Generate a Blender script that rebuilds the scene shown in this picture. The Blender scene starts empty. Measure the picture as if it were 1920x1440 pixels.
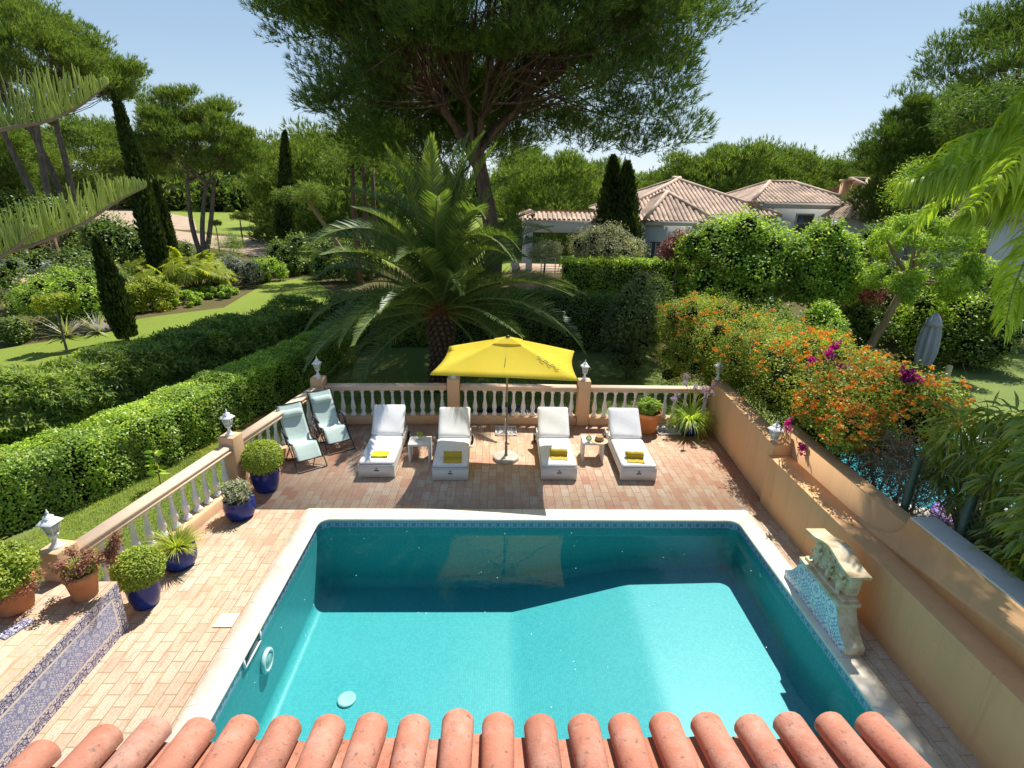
import bpy, math, numpy as np
from mathutils import Vector, Matrix
C=bpy.context.scene
COL=C.collection
PI=math.pi
# ---------------------------------------------------------------- camera
FPX=1032.4; PT,RL,YW=.333534,.0190384,.0277226; H=5.5
cf=np.array([math.sin(YW)*math.cos(PT),math.cos(YW)*math.cos(PT),-math.sin(PT)])
_r=np.array([math.cos(YW),-math.sin(YW),0.]); _u=np.cross(_r,cf)
cr=math.cos(RL)*_r+math.sin(RL)*_u; cu=-math.sin(RL)*_r+math.cos(RL)*_u
O=np.array([0,0,H])
def _ray(px,py): return cf+cr*(px-960)/FPX+cu*(720-py)/FPX
def at(px,py,z=0.):                      # point of a level plane
    d=_ray(px,py); return O+d*(z-H)/d[2]
def atY(px,py,Y):                        # point at a distance
    d=_ray(px,py); return O+d*Y/d[1]
cam=bpy.data.cameras.new('camera'); co=bpy.data.objects.new('camera',cam); COL.objects.link(co)
cam.sensor_width=36; cam.lens=FPX/1920*36; cam.clip_end=5000; cam.clip_start=.05
M=Matrix.Identity(4)
for i in range(3):
    M[i][0]=cr[i]; M[i][1]=cu[i]; M[i][2]=-cf[i]; M[i][3]=O[i]
co.matrix_world=M; C.camera=co
# ---------------------------------------------------------------- light
AZ=math.radians(27); EL=math.radians(59)
sdir=Vector((math.cos(EL)*math.sin(AZ),math.cos(EL)*math.cos(AZ),math.sin(EL)))
sl=bpy.data.lights.new('sun','SUN'); sl.energy=3.7; sl.angle=math.radians(.53); sl.color=(1,.96,.90)
so=bpy.data.objects.new('sun',sl); COL.objects.link(so); so.rotation_euler=sdir.to_track_quat('Z','Y').to_euler(); so.location=(5,10,30)
W=bpy.data.worlds.new('World'); C.world=W; W.use_nodes=True
nt=W.node_tree; bg=nt.nodes['Background']; sk=nt.nodes.new('ShaderNodeTexSky'); sk.sky_type='NISHITA'
sk.sun_disc=False; sk.sun_elevation=EL; sk.sun_rotation=AZ; sk.altitude=900; sk.air_density=.8; sk.dust_density=.15; sk.ozone_density=2.5
_m=nt.nodes.new('ShaderNodeVectorMath'); _m.operation='MULTIPLY_ADD'; _m.inputs[1].default_value=(.17,)*3; _m.inputs[2].default_value=(1,1,1); nt.links.new(sk.outputs[0],_m.inputs[0])
_d=nt.nodes.new('ShaderNodeVectorMath'); _d.operation='DIVIDE'; nt.links.new(sk.outputs[0],_d.inputs[0]); nt.links.new(_m.outputs[0],_d.inputs[1]); nt.links.new(_d.outputs[0],bg.inputs[0]); bg.inputs[1].default_value=.15
C.view_settings.view_transform='Standard'; C.view_settings.look='None'; C.view_settings.exposure=.92; C.view_settings.gamma=1
C.render.engine='CYCLES'
cy=C.cycles; cy.max_bounces=9; cy.diffuse_bounces=6; cy.glossy_bounces=3; cy.transmission_bounces=4; cy.transparent_max_bounces=12
cy.caustics_reflective=False; cy.caustics_refractive=False; cy.sample_clamp_indirect=6
# ---------------------------------------------------------------- materials
class N:
    def __init__(s,name):
        s.m=bpy.data.materials.new(name); s.m.use_nodes=True; s.t=s.m.node_tree; s.t.nodes.clear()
        s.out=s.t.nodes.new('ShaderNodeOutputMaterial')
    def n(s,ty,ins=None,**kw):
        x=s.t.nodes.new('ShaderNode'+ty)
        for k,v in kw.items(): setattr(x,k,v)
        for k,v in (ins or {}).items():
            if isinstance(v,bpy.types.NodeSocket): s.t.links.new(v,x.inputs[k])
            else: x.inputs[k].default_value=v
        return x
    def math(s,op,a,b=0.,c=0.):
        return s.n('Math',{0:a,1:b,2:c},operation=op).outputs[0]
    def mix(s,f,a,b,mode='MIX'):
        x=s.n('Mix',data_type='RGBA',blend_type=mode)
        for k,v in ((0,f),(6,a),(7,b)):
            if isinstance(v,bpy.types.NodeSocket): s.t.links.new(v,x.inputs[k])
            else: x.inputs[k].default_value=(v if k==0 else (*v[:3],1))
        return x.outputs[2]
    def ramp(s,f,stops,interp='LINEAR'):
        x=s.n('ValToRGB',{0:f}); e=x.color_ramp.elements; x.color_ramp.interpolation=interp
        while len(e)<len(stops): e.new(1.)
        for q,(p,c) in zip(e,stops): q.position=p; q.color=(*((c,)*3 if isinstance(c,(int,float)) else c),1)
        return x.outputs[0]
    def noise(s,vec,scale,detail=4,rough=.55,out=0):
        i={'Scale':scale,'Detail':detail,'Roughness':rough}
        if vec is not None: i['Vector']=vec
        return s.n('TexNoise',i).outputs[out]
    def obj(s): return s.n('TexCoord').outputs['Object']
    def uv(s): return s.n('TexCoord').outputs['UV']
    def pos(s): return s.n('NewGeometry').outputs['Position']
    def bump(s,h,st=.3,d=.02): return s.n('Bump',{'Strength':st,'Distance':d,'Height':h}).outputs[0]
    def map(s,v,loc=(0,0,0),rot=(0,0,0),sc=(1,1,1)): return s.n('Mapping',{'Vector':v,'Location':loc,'Rotation':rot,'Scale':sc}).outputs[0]
    def pbr(s,col,rough=.6,normal=None,spec=.4,metal=0.,extra=None):
        i={'Base Color':col if isinstance(col,bpy.types.NodeSocket) else (*col,1),'Roughness':rough,'Specular IOR Level':spec,'Metallic':metal}
        if normal is not None: i['Normal']=normal
        i.update(extra or {})
        b=s.n('BsdfPrincipled',i); s.t.links.new(b.outputs[0],s.out.inputs[0]); return s.m
def plain(name,col,rough=.5,var=.12,scale=3.,bump=0.,bscale=40.,spec=.4,metal=0.,coat=0.):
    s=N(name); p=s.obj(); f=s.noise(p,scale,5)
    d=tuple(c*(1-var*1.6) for c in col); l=tuple(min(1,c*(1+var)) for c in col)
    k=s.ramp(f,[(.3,d),(.7,l)])
    nm=s.bump(s.noise(p,bscale,4),bump,.01) if bump else None
    return s.pbr(k,rough,nm,spec,metal,{'Coat Weight':coat} if coat else None)
def leafmat(name,cols,tr=.35,gloss=.06,rough=.35,tw=(1.15,1.22,.5),k_=2.75):
    gloss*=.22; rough=max(rough,.38); tr=min(.5,tr*1.2); cols=[tuple(min(.95,x*k_*h_) for x,h_ in zip(c,(1.20,.98,1.08))) for c in cols] if max(max(c) for c in cols)<.36 else cols
    s=N(name); g=s.n('NewGeometry'); r=g.outputs['Random Per Island']
    k=s.ramp(r,[(i/(len(cols)-1) if len(cols)>1 else 0,c) for i,c in enumerate(cols)])
    big=s.noise(g.outputs['Position'],.9,3); k=s.mix(s.ramp(big,[(.35,0.),(.65,1.)]),s.mix(1.,k,(.66,.72,.74),'MULTIPLY'),s.mix(1.,k,(1.25,1.20,.95),'MULTIPLY'))
    d=s.n('BsdfDiffuse',{'Color':k}); t=s.n('BsdfTranslucent',{'Color':s.mix(1.,k,tw,'MULTIPLY')})
    a=s.n('MixShader',{0:tr,1:d.outputs[0],2:t.outputs[0]})
    gl=s.n('BsdfGlossy',{'Roughness':rough,'Color':(.9,.95,1,1)})
    o=s.n('MixShader',{0:gloss,1:a.outputs[0],2:gl.outputs[0]}); s.t.links.new(o.outputs[0],s.out.inputs[0]); return s.m
def barkmat(name,a,b,sc=3.):
    s=N(name); p=s.map(s.obj(),sc=(1,1,.28)); f=s.noise(p,sc*3,6,.65)
    return s.pbr(s.ramp(f,[(.32,a),(.66,b)]),.9,s.bump(f,.8,.05),.1)
MAT={}
def paver():
    s=N('terracotta_paving'); p=s.pos(); sep=s.n('SeparateXYZ',{0:p})
    jit=s.noise(p,2.2,2,out=1); v=s.n('CombineXYZ',{0:sep.outputs[1],1:sep.outputs[0],2:0.}).outputs[0]
    v=s.n('VectorMath',{0:v,1:s.n('VectorMath',{0:jit,1:(.012,.012,0)},operation='MULTIPLY').outputs[0]},operation='ADD').outputs[0]
    br=s.n('TexBrick',{'Vector':v,'Color1':(0,0,0,1),'Color2':(1,1,1,1),'Mortar':(.5,.5,.5,1),'Scale':1.,'Mortar Size':.0065,'Mortar Smooth':.25,'Brick Width':.315,'Row Height':.158},offset=.5)
    k=s.ramp(br.outputs[0],[(.0,(.57,.42,.29)),(.15,(.52,.29,.20)),(.3,(.63,.53,.40)),(.45,(.55,.36,.25)),(.56,(.61,.49,.35)),(.68,(.53,.32,.23)),(.8,(.66,.58,.46)),(.92,(.50,.22,.15)),(1.,(.60,.47,.34))])
    k=s.mix(s.ramp(s.noise(p,.22,2),[(.42,0.),(.62,.75)]),k,s.mix(1.,k,(.92,.72,.66),'MULTIPLY'))
    sb=s.n('MapRange',{0:sep.outputs[1],1:9.6,2:7.0,3:0.,4:.55}).outputs[0]; k=s.mix(s.math('MULTIPLY',sb,s.ramp(s.noise(p,1.7,4),[(.3,.35),(.65,1.)])),k,(.66,.57,.41))
    n1=s.noise(p,1.3,5); k=s.mix(s.ramp(n1,[(.45,0.),(.68,.45)]),k,(.64,.55,.40))
    n2=s.noise(s.map(p,sc=(14,2.5,1)),1.,4); k=s.mix(s.ramp(n2,[(.52,0.),(.70,.7)]),k,(.50,.20,.135))
    n3=s.noise(p,38,3); k=s.mix(s.ramp(n3,[(.35,.45),(.6,0.)]),k,(.42,.25,.14))
    ridge=s.math('SINE',s.math('MULTIPLY',sep.outputs[0],2*PI/.0316*1.0)); rg=s.math('MULTIPLY_ADD',ridge,.5,.5)
    k=s.mix(s.math('MULTIPLY',s.math('MULTIPLY',s.math('SUBTRACT',1.,rg),.34),s.ramp(s.noise(p,3.,2),[(.35,.35),(.6,1.)])),k,(.40,.23,.14))
    moss=s.ramp(s.noise(p,.8,4),[(.4,0.),(.65,1.)])
    k=s.mix(br.outputs[1],k,s.mix(moss,(.33,.22,.13),(.36,.34,.15)))
    h=s.math('SUBTRACT',s.math('MULTIPLY',rg,.25),br.outputs[1])
    return s.pbr(k,.85,s.bump(h,.6,.012),.2)
MAT['paver']=paver()
def stucco(name,col,top=None):
    s=N(name); p=s.pos(); n1=s.noise(p,1.2,6,.6); n2=s.noise(s.map(p,sc=(3,3,.5)),1.5,5)
    k=s.mix(s.ramp(n1,[(.3,0.),(.75,.55)]),col,tuple(c*1.12 for c in col)); k=s.mix(s.ramp(n2,[(.5,0.),(.8,.35)]),k,tuple(c*.74 for c in col))
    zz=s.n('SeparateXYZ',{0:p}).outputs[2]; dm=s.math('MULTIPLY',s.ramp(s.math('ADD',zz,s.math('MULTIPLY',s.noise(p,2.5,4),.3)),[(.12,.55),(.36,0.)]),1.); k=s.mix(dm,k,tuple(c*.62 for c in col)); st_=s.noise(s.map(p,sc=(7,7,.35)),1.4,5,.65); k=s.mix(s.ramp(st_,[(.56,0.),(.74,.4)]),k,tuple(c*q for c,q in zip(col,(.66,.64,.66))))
    spot=s.noise(p,21.,3); k=s.mix(s.ramp(spot,[(.68,0.),(.8,.4)]),k,tuple(c*.55 for c in col))
    return s.pbr(k,.9,s.bump(s.noise(p,90,3),.25,.006),.15)
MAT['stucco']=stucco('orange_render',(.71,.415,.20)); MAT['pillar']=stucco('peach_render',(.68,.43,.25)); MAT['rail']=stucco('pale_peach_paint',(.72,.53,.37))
MAT['coping']=None
def coping():
    s=N('cream_stone'); u=s.n('SeparateXYZ',{0:s.uv()}).outputs[0]; p=s.pos()
    fr=s.math('FRACT',s.math('DIVIDE',u,.72)); j=s.math('LESS_THAN',s.math('ABSOLUTE',s.math('SUBTRACT',fr,.5)),.0055)
    k=s.ramp(s.noise(p,2.2,6,.65),[(.3,(.66,.56,.40)),(.5,(.78,.70,.55)),(.72,(.85,.79,.67))])
    k=s.mix(s.ramp(s.noise(p,14,4),[(.6,0.),(.8,.5)]),k,(.55,.43,.27))
    k=s.mix(s.math('MULTIPLY',j,.65),k,(.38,.29,.19)); return s.pbr(k,.75,s.bump(s.noise(p,60,3),.15,.005),.25)
MAT['coping']=coping()
def mosaic():
    s=N('turquoise_mosaic'); v=s.uv()
    br=s.n('TexBrick',{'Vector':v,'Color1':(0,0,0,1),'Color2':(1,1,1,1),'Mortar':(.5,.5,.5,1),'Scale':1.,'Mortar Size':.0022,'Mortar Smooth':.3,'Brick Width':.036,'Row Height':.036},offset=0.)
    k=s.ramp(br.outputs[0],[(0.,(.055,.355,.37)),(.5,(.066,.39,.405)),(1.,(.08,.425,.43))])
    k=s.mix(s.ramp(s.noise(s.pos(),.7,4),[(.3,0.),(.7,.35)]),k,(.10,.44,.44)); k=s.mix(s.math('MULTIPLY',br.outputs[1],.55),k,(.03,.22,.26))
    return s.pbr(k,.4,None,.3)
MAT['mosaic']=mosaic()
def azulejo(name,size,blue,white,thr=.5,sc=5.,seed=0.,two=None,lw=.045,bl=.13):
    # mirrored ornament in every tile
    s=N(name); v=s.uv(); sp=s.n('SeparateXYZ',{0:v})
    a=s.math('PINGPONG',sp.outputs[0],size); b=s.math('PINGPONG',sp.outputs[1],size)
    hi=s.math('MAXIMUM',a,b); lo=s.math('MINIMUM',a,b)
    w=s.n('CombineXYZ',{0:hi,1:lo,2:seed}).outputs[0]
    n=s.noise(w,sc/size,1.5,.5); vo=s.n('TexVoronoi',{'Vector':w,'Scale':sc*.55/size},feature='DISTANCE_TO_EDGE').outputs[0]
    f=s.math('ABSOLUTE',s.math('SUBTRACT',n,thr)); line=s.math('LESS_THAN',f,lw); blot=s.math('GREATER_THAN',n,thr+bl)
    m=s.math('MAXIMUM',s.math('MAXIMUM',line,blot),s.math('LESS_THAN',vo,.06 if lw>.03 else .025))
    k=s.mix(m,white,s.mix(s.noise(v,30/size*.05,2),blue,tuple(min(1,c*1.7+.02) for c in blue)))
    if two: k=s.mix(s.math('MULTIPLY',s.math('GREATER_THAN',n,thr-.17),s.math('SUBTRACT',1.,m)),k,two)
    fx=s.math('FRACT',s.math('DIVIDE',sp.outputs[0],size)); fy=s.math('FRACT',s.math('DIVIDE',sp.outputs[1],size))
    g=s.math('MAXIMUM',s.math('LESS_THAN',fx,.012),s.math('LESS_THAN',fy,.012)); k=s.mix(s.math('MULTIPLY',g,.4),k,(.35,.33,.32))
    return s.pbr(k,.25,None,.5)
MAT['az_field']=azulejo('blue_floral_tile',.145,(.15,.17,.31),(.70,.67,.62),.52,3.2,1.3,(.60,.58,.60))
MAT['az_border']=azulejo('navy_border_tile',.145,(.025,.03,.12),(.72,.66,.64),.5,4.6,4.1)
MAT['az_pool']=azulejo('blue_waterline_tile',.075,(.04,.09,.20),(.42,.50,.52),.5,3.,2.2)
MAT['az_fount']=azulejo('blue_scroll_tile',.19,(.08,.15,.34),(.78,.79,.76),.50,3.2,7.7,None,.022,.20)
MAT['az_trim']=plain('pale_tile_strip',(.70,.62,.56),.3)
def watermat():
    s=N('pool_water_surface'); p=s.pos()
    h=s.math('ADD',s.noise(p,2.6,3),s.math('MULTIPLY',s.noise(p,9.,2),.25)); b=s.bump(h,.10,.02)
    fr=s.n('Fresnel',{'IOR':1.33,'Normal':b}); t=s.n('BsdfTransparent',{'Color':(.84,.985,.985,1)}); g=s.n('BsdfGlossy',{'Roughness':.012,'Color':(1,1,1,1),'Normal':b})
    o=s.n('MixShader',{0:fr.outputs[0],1:t.outputs[0],2:g.outputs[0]}); s.t.links.new(o.outputs[0],s.out.inputs[0])
    return s.m
MAT['water']=watermat()
def grassmat(name,a,b,c,sc=1.,fine=60.):
    s=N(name); p=s.pos(); n1=s.noise(p,.35*sc,5,.6); n2=s.noise(p,fine,3,.7); n3=s.noise(p,.07*sc,3)
    k=s.mix(s.ramp(n1,[(.35,0.),(.68,1.)]),a,b); k=s.mix(s.ramp(n3,[(.5,0.),(.75,.6)]),k,c)
    k=s.mix(s.ramp(n2,[(.3,.65),(.62,0.)]),k,tuple(x*.4 for x in a)); return s.pbr(k,.9,s.bump(n2,.8,.03),.1)
MAT['lawn']=grassmat('garden_lawn',(.20,.27,.07),(.26,.32,.09),(.30,.29,.11))
MAT['fairway']=grassmat('mown_fairway',(.22,.285,.045),(.26,.33,.055),(.33,.34,.09),.5,25.)
def earth(name,a,b,c):
    s=N(name); p=s.pos(); k=s.ramp(s.noise(p,.5,6,.65),[(.3,a),(.5,b),(.72,c)]); k=s.mix(s.ramp(s.noise(p,14,3),[(.35,.5),(.6,0.)]),k,tuple(x*.5 for x in a))
    return s.pbr(k,.95,s.bump(s.noise(p,20,4),.6,.04),.05)
MAT['soil']=earth('dry_soil',(.16,.10,.055),(.12,.12,.045),(.20,.15,.08)); MAT['sand']=earth('sandy_path',(.46,.33,.22),(.52,.39,.28),(.58,.46,.34))
MAT['moss']=earth('mossy_bed_edge',(.17,.10,.035),(.26,.19,.05),(.24,.24,.07))
MAT['white']=plain('white_paint',(.80,.79,.77),.45,.05,4.,.1,30); MAT['whitecloth']=None
def cloth(name,col,sc=300.,rough=.95,var=.06):
    s=N(name); p=s.obj(); k=s.ramp(s.noise(p,3.,4),[(.3,tuple(c*(1-var) for c in col)),(.7,tuple(min(1,c*(1+var)) for c in col))])
    w=s.math('ADD',s.n('TexWave',{'Vector':p,'Scale':sc*.5,'Distortion':1.},bands_direction='X').outputs[1],s.n('TexWave',{'Vector':p,'Scale':sc*.5,'Distortion':1.},bands_direction='Y').outputs[1])
    return s.pbr(k,rough,s.bump(s.math('ADD',s.math('MULTIPLY',w,.1),s.noise(p,5.,3)),.25,.02),.1,0,{'Sheen Weight':.15})
MAT['whitecloth']=cloth('white_cushion_fabric',(.80,.79,.78)); MAT['wicker']=cloth('white_woven_resin',(.70,.66,.60),160.,.6)
MAT['yellowtowel']=cloth('mustard_towelling',(.52,.36,.045),400.); MAT['limetowel']=cloth('lime_yellow_towelling',(.58,.50,.03),400.)
MAT['aqua']=cloth('aqua_mesh_sling',(.53,.64,.575),500.,.7); MAT['black']=plain('black_metal',(.02,.02,.022),.4,.2,8.); MAT['greyplastic']=plain('dark_grey_plastic',(.045,.05,.065),.5)
def canopymat():
    s=N('yellow_canvas'); p=s.obj(); k=s.ramp(s.noise(p,1.5,4),[(.3,(.78,.60,.06)),(.7,(.83,.66,.09))])
    b=s.bump(s.noise(p,3.,3),.15,.02); d=s.n('BsdfDiffuse',{'Color':k,'Normal':b}); t=s.n('BsdfTranslucent',{'Color':k,'Normal':b})
    o=s.n('MixShader',{0:.35,1:d.outputs[0],2:t.outputs[0]}); s.t.links.new(o.outputs[0],s.out.inputs[0]); return s.m
MAT['canopy']=canopymat(); MAT['pole']=plain('grey_aluminium',(.28,.25,.21),.4,.1,5,0,40,.5,.6); MAT['concrete']=plain('pale_concrete',(.50,.45,.38),.9,.15,6,.4,60)
MAT['blueglaze']=plain('cobalt_glaze',(.012,.030,.20),.2,.35,3.5,.1,12,.35); MAT['terra']=plain('terracotta_clay',(.50,.20,.09),.8,.22,4,.3,40)
MAT['terra_or']=plain('orange_terracotta',(.62,.25,.085),.75,.12,4,.2,40); MAT['potsoil']=plain('potting_soil',(.05,.033,.02),.95,.3,20,.6,30)
MAT['lampglass']=plain('frosted_lamp_glass',(.55,.56,.50),.25,.08,4,0,4,.5)
def rooftile():
    s=N('pink_roof_tile'); p=s.obj(); k=s.ramp(s.noise(p,2.6,6,.6),[(.28,(.42,.155,.095)),(.5,(.50,.20,.125)),(.74,(.56,.26,.175))])
    oi=s.n('ObjectInfo').outputs['Random']; k=s.mix(1.,k,s.ramp(oi,[(0.,(.80,.84,.86)),(.5,(1.,1.,1.)),(1.,(1.14,1.08,1.05))]),'MULTIPLY')
    g_=s.pos(); k=s.mix(s.ramp(s.noise(g_,3.3,6,.75),[(.48,0.),(.66,.75)]),k,(.58,.35,.26)); k=s.mix(s.ramp(s.noise(g_,26,4,.7),[(.58,0.),(.68,.7)]),k,(.16,.11,.085))
    k=s.mix(s.ramp(s.noise(p,70,3),[(.64,0.),(.78,.65)]),k,(.30,.14,.09)); k=s.mix(s.ramp(s.noise(p,9,5,.7),[(.58,0.),(.8,.55)]),k,(.27,.21,.16))
    return s.pbr(k,.8,s.bump(s.noise(g_,60,5,.7),.5,.006),.15)
MAT['rooftile']=rooftile()
MAT['housetile']=plain('weathered_roof_tile',(.60,.44,.325),.85,.28,1.1,.2,8); MAT['housewall']=plain('off_white_house_wall',(.66,.67,.66),.9,.06,.6)
MAT['glassdark']=plain('dark_window_glass',(.10,.11,.12),.15,.2,1,0,4,.6)
MAT['needle']=leafmat('pine_needles',[(.022,.050,.014),(.035,.075,.018),(.055,.10,.022),(.085,.13,.028)],.30,.05,k_=2.5)
MAT['needle_far']=leafmat('far_pine_needles',[(.030,.062,.018),(.048,.09,.022),(.075,.12,.027),(.105,.15,.035)],.30,.04)
MAT['cypress']=leafmat('cypress_scales',[(.018,.036,.012),(.028,.052,.015),(.045,.075,.02)],.2,.05,k_=1.5)
MAT['palm']=leafmat('palm_leaflets',[(.038,.078,.018),(.055,.105,.022),(.08,.13,.034),(.105,.155,.045)],.33,.12,.3,k_=2.1); MAT['rachis']=plain('palm_rachis',(.20,.22,.05),.5)
MAT['hedge']=leafmat('hedge_leaves',[(.045,.095,.016),(.075,.135,.022),(.115,.18,.03),(.17,.23,.045)],.40,.10,.3,k_=3.6)
MAT['conifer']=leafmat('conifer_sprays',[(.032,.066,.018),(.052,.095,.022),(.085,.135,.03),(.12,.17,.04)],.34,.04,k_=3.2)
MAT['darkleaf']=leafmat('dark_broad_leaves',[(.025,.055,.014),(.042,.08,.018),(.065,.11,.026),(.10,.15,.035)],.32,.10,.3)
MAT['brightleaf']=leafmat('bright_green_leaves',[(.05,.11,.018),(.085,.16,.026),(.13,.21,.035),(.19,.27,.05)],.4,.07)
MAT['lime']=leafmat('lime_green_leaves',[(.10,.17,.02),(.16,.24,.03),(.23,.30,.04),(.30,.34,.06)],.45,.06,k_=1.75)
MAT['olive']=leafmat('grey_olive_leaves',[(.07,.095,.05),(.105,.135,.075),(.15,.18,.11),(.21,.24,.16)],.22,.08)
MAT['silver']=leafmat('silver_leaves',[(.16,.19,.16),(.25,.28,.24),(.34,.36,.32)],.2,.05)
MAT['oleander']=leafmat('dull_grey_green_leaves',[(.028,.055,.02),(.042,.075,.026),(.065,.10,.038),(.10,.13,.06)],.25,.06)
MAT['plum']=leafmat('purple_plum_leaves',[(.04,.018,.022),(.075,.03,.035),(.12,.055,.05),(.17,.10,.09)],.3,.08)
MAT['lantana']=leafmat('lantana_leaves',[(.055,.10,.017),(.09,.15,.024),(.14,.20,.033),(.20,.25,.045)],.36,.06,k_=2.2)
MAT['orangefl']=leafmat('orange_flowers',[(.78,.17,.05),(.85,.28,.04),(.88,.40,.07),(.75,.20,.14)],.3,.03); MAT['magenta']=leafmat('magenta_bracts',[(.50,.015,.38),(.68,.03,.52)],.4,.03)
MAT['lilac']=leafmat('lilac_flowers',[(.42,.30,.62),(.55,.42,.72)],.3,.03); MAT['jacaranda']=leafmat('feathery_leaves',[(.05,.10,.02),(.08,.15,.025),(.125,.20,.035),(.17,.25,.05)],.4,.04)
MAT['queen']=leafmat('queen_palm_leaflets',[(.11,.19,.02),(.16,.24,.028),(.20,.28,.035)],.45,.10,.35); MAT['araucaria']=leafmat('araucaria_twigs',[(.085,.14,.035),(.12,.18,.045),(.15,.21,.055)],.1,.05)
MAT['longleaf']=leafmat('long_glossy_leaves',[(.06,.12,.015),(.10,.17,.022),(.15,.22,.03),(.22,.24,.04)],.36,.20,.3,k_=1.9)
MAT['boxleaf']=leafmat('boxwood_leaves',[(.075,.14,.018),(.115,.19,.025),(.165,.24,.035),(.21,.28,.05)],.3,.07,k_=1.9); MAT['succ']=leafmat('purple_brown_succulent',[(.17,.075,.07),(.22,.10,.08),(.14,.12,.04),(.28,.14,.09)],.2,.06,k_=1.5)
MAT['blade']=leafmat('grass_blades',[(.10,.15,.03),(.13,.18,.04),(.16,.21,.05)],.4,.05)
MAT['bark']=barkmat('red_brown_pine_bark',(.085,.055,.042),(.21,.135,.10),2.); MAT['barkgrey']=barkmat('grey_brown_bark',(.10,.08,.065),(.27,.22,.18),2.); MAT['barktan']=barkmat('tan_smooth_bark',(.26,.17,.09),(.40,.29,.17),2.)
MAT['twig']=plain('dry_twigs',(.27,.20,.14),.9); MAT['core']=plain('painted_shade_twigs',(.022,.026,.012),1.,.3,5,0,5,0.)  # near-black of the core carries the shade inside foliage
MAT['stone']=None
def stonemat():
    s=N('weathered_stone'); p=s.obj(); k=s.ramp(s.noise(p,5.,6,.65),[(.3,(.50,.37,.19)),(.5,(.68,.56,.37)),(.7,(.80,.71,.54))])
    k=s.mix(s.ramp(s.noise(p,8.,4),[(.5,0.),(.7,.7)]),k,(.46,.33,.12)); k=s.mix(s.ramp(s.noise(p,17.,3),[(.6,0.),(.74,.5)]),k,(.20,.17,.14))
    return s.pbr(k,.85,s.bump(s.noise(p,40,5),.5,.008),.2)
MAT['stone']=stonemat(); MAT['rock']=plain('grey_boulder',(.20,.18,.15),.9,.3,2.,.5,6); MAT['strawhat']=plain('straw_weave',(.46,.27,.12),.8,.2,30,.5,120); MAT['strawbrim']=plain('pale_straw',(.62,.47,.30),.8,.15,30,.4,120)
MAT['greenpost']=plain('green_painted_steel',(.09,.14,.085),.45,.2,4,.1,30); MAT['mauvecloth']=cloth('grey_mauve_canvas',(.36,.36,.43),100.); MAT['woodpost']=plain('pale_wood',(.50,.44,.28),.8,.2,8)
MAT['copstone']=stucco('white_wall_cap',(.62,.58,.53)); MAT['npool']=plain('bright_blue_pool',(.06,.38,.48),.1,.25,1.2,.2,3.,.6); MAT['purple']=plain('purple_vinyl',(.36,.22,.60),.35,.08)
MAT['tan']=plain('tan_paving',(.55,.38,.26),.9,.2,2); MAT['timber']=plain('brown_timber',(.16,.095,.05),.8,.25,4); MAT['darkroof']=plain('dark_panel_roof',(.03,.035,.04),.5,.2,1); MAT['litewood']=plain('cream_metal',(.6,.57,.5),.6)
# ---------------------------------------------------------------- mesh helpers
def mesh(name,V,F,smooth=False,UV=None):
    """V n x 3; F list of int arrays (m x k)"""
    V=np.asarray(V,np.float32).reshape(-1,3); F=[np.asarray(f,np.int32) for f in F if len(f)]
    me=bpy.data.meshes.new(name); nl=sum(f.size for f in F); npl=sum(len(f) for f in F)
    me.vertices.add(len(V)); me.vertices.foreach_set('co',V.ravel()); me.loops.add(nl); me.polygons.add(npl)
    me.loops.foreach_set('vertex_index',np.concatenate([f.ravel() for f in F]))
    tot=np.concatenate([np.full(len(f),f.shape[1],np.int32) for f in F]); st=np.concatenate([[0],np.cumsum(tot)[:-1]]).astype(np.int32)
    me.polygons.foreach_set('loop_start',st); me.polygons.foreach_set('loop_total',tot)
    if smooth: me.polygons.foreach_set('use_smooth',np.ones(npl,bool))
    if UV is not None:
        l=me.uv_layers.new(name='UVMap'); li=np.concatenate([f.ravel() for f in F]); l.data.foreach_set('uv',np.asarray(UV,np.float32)[li].ravel())
    me.update(calc_edges=True); return me
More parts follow.
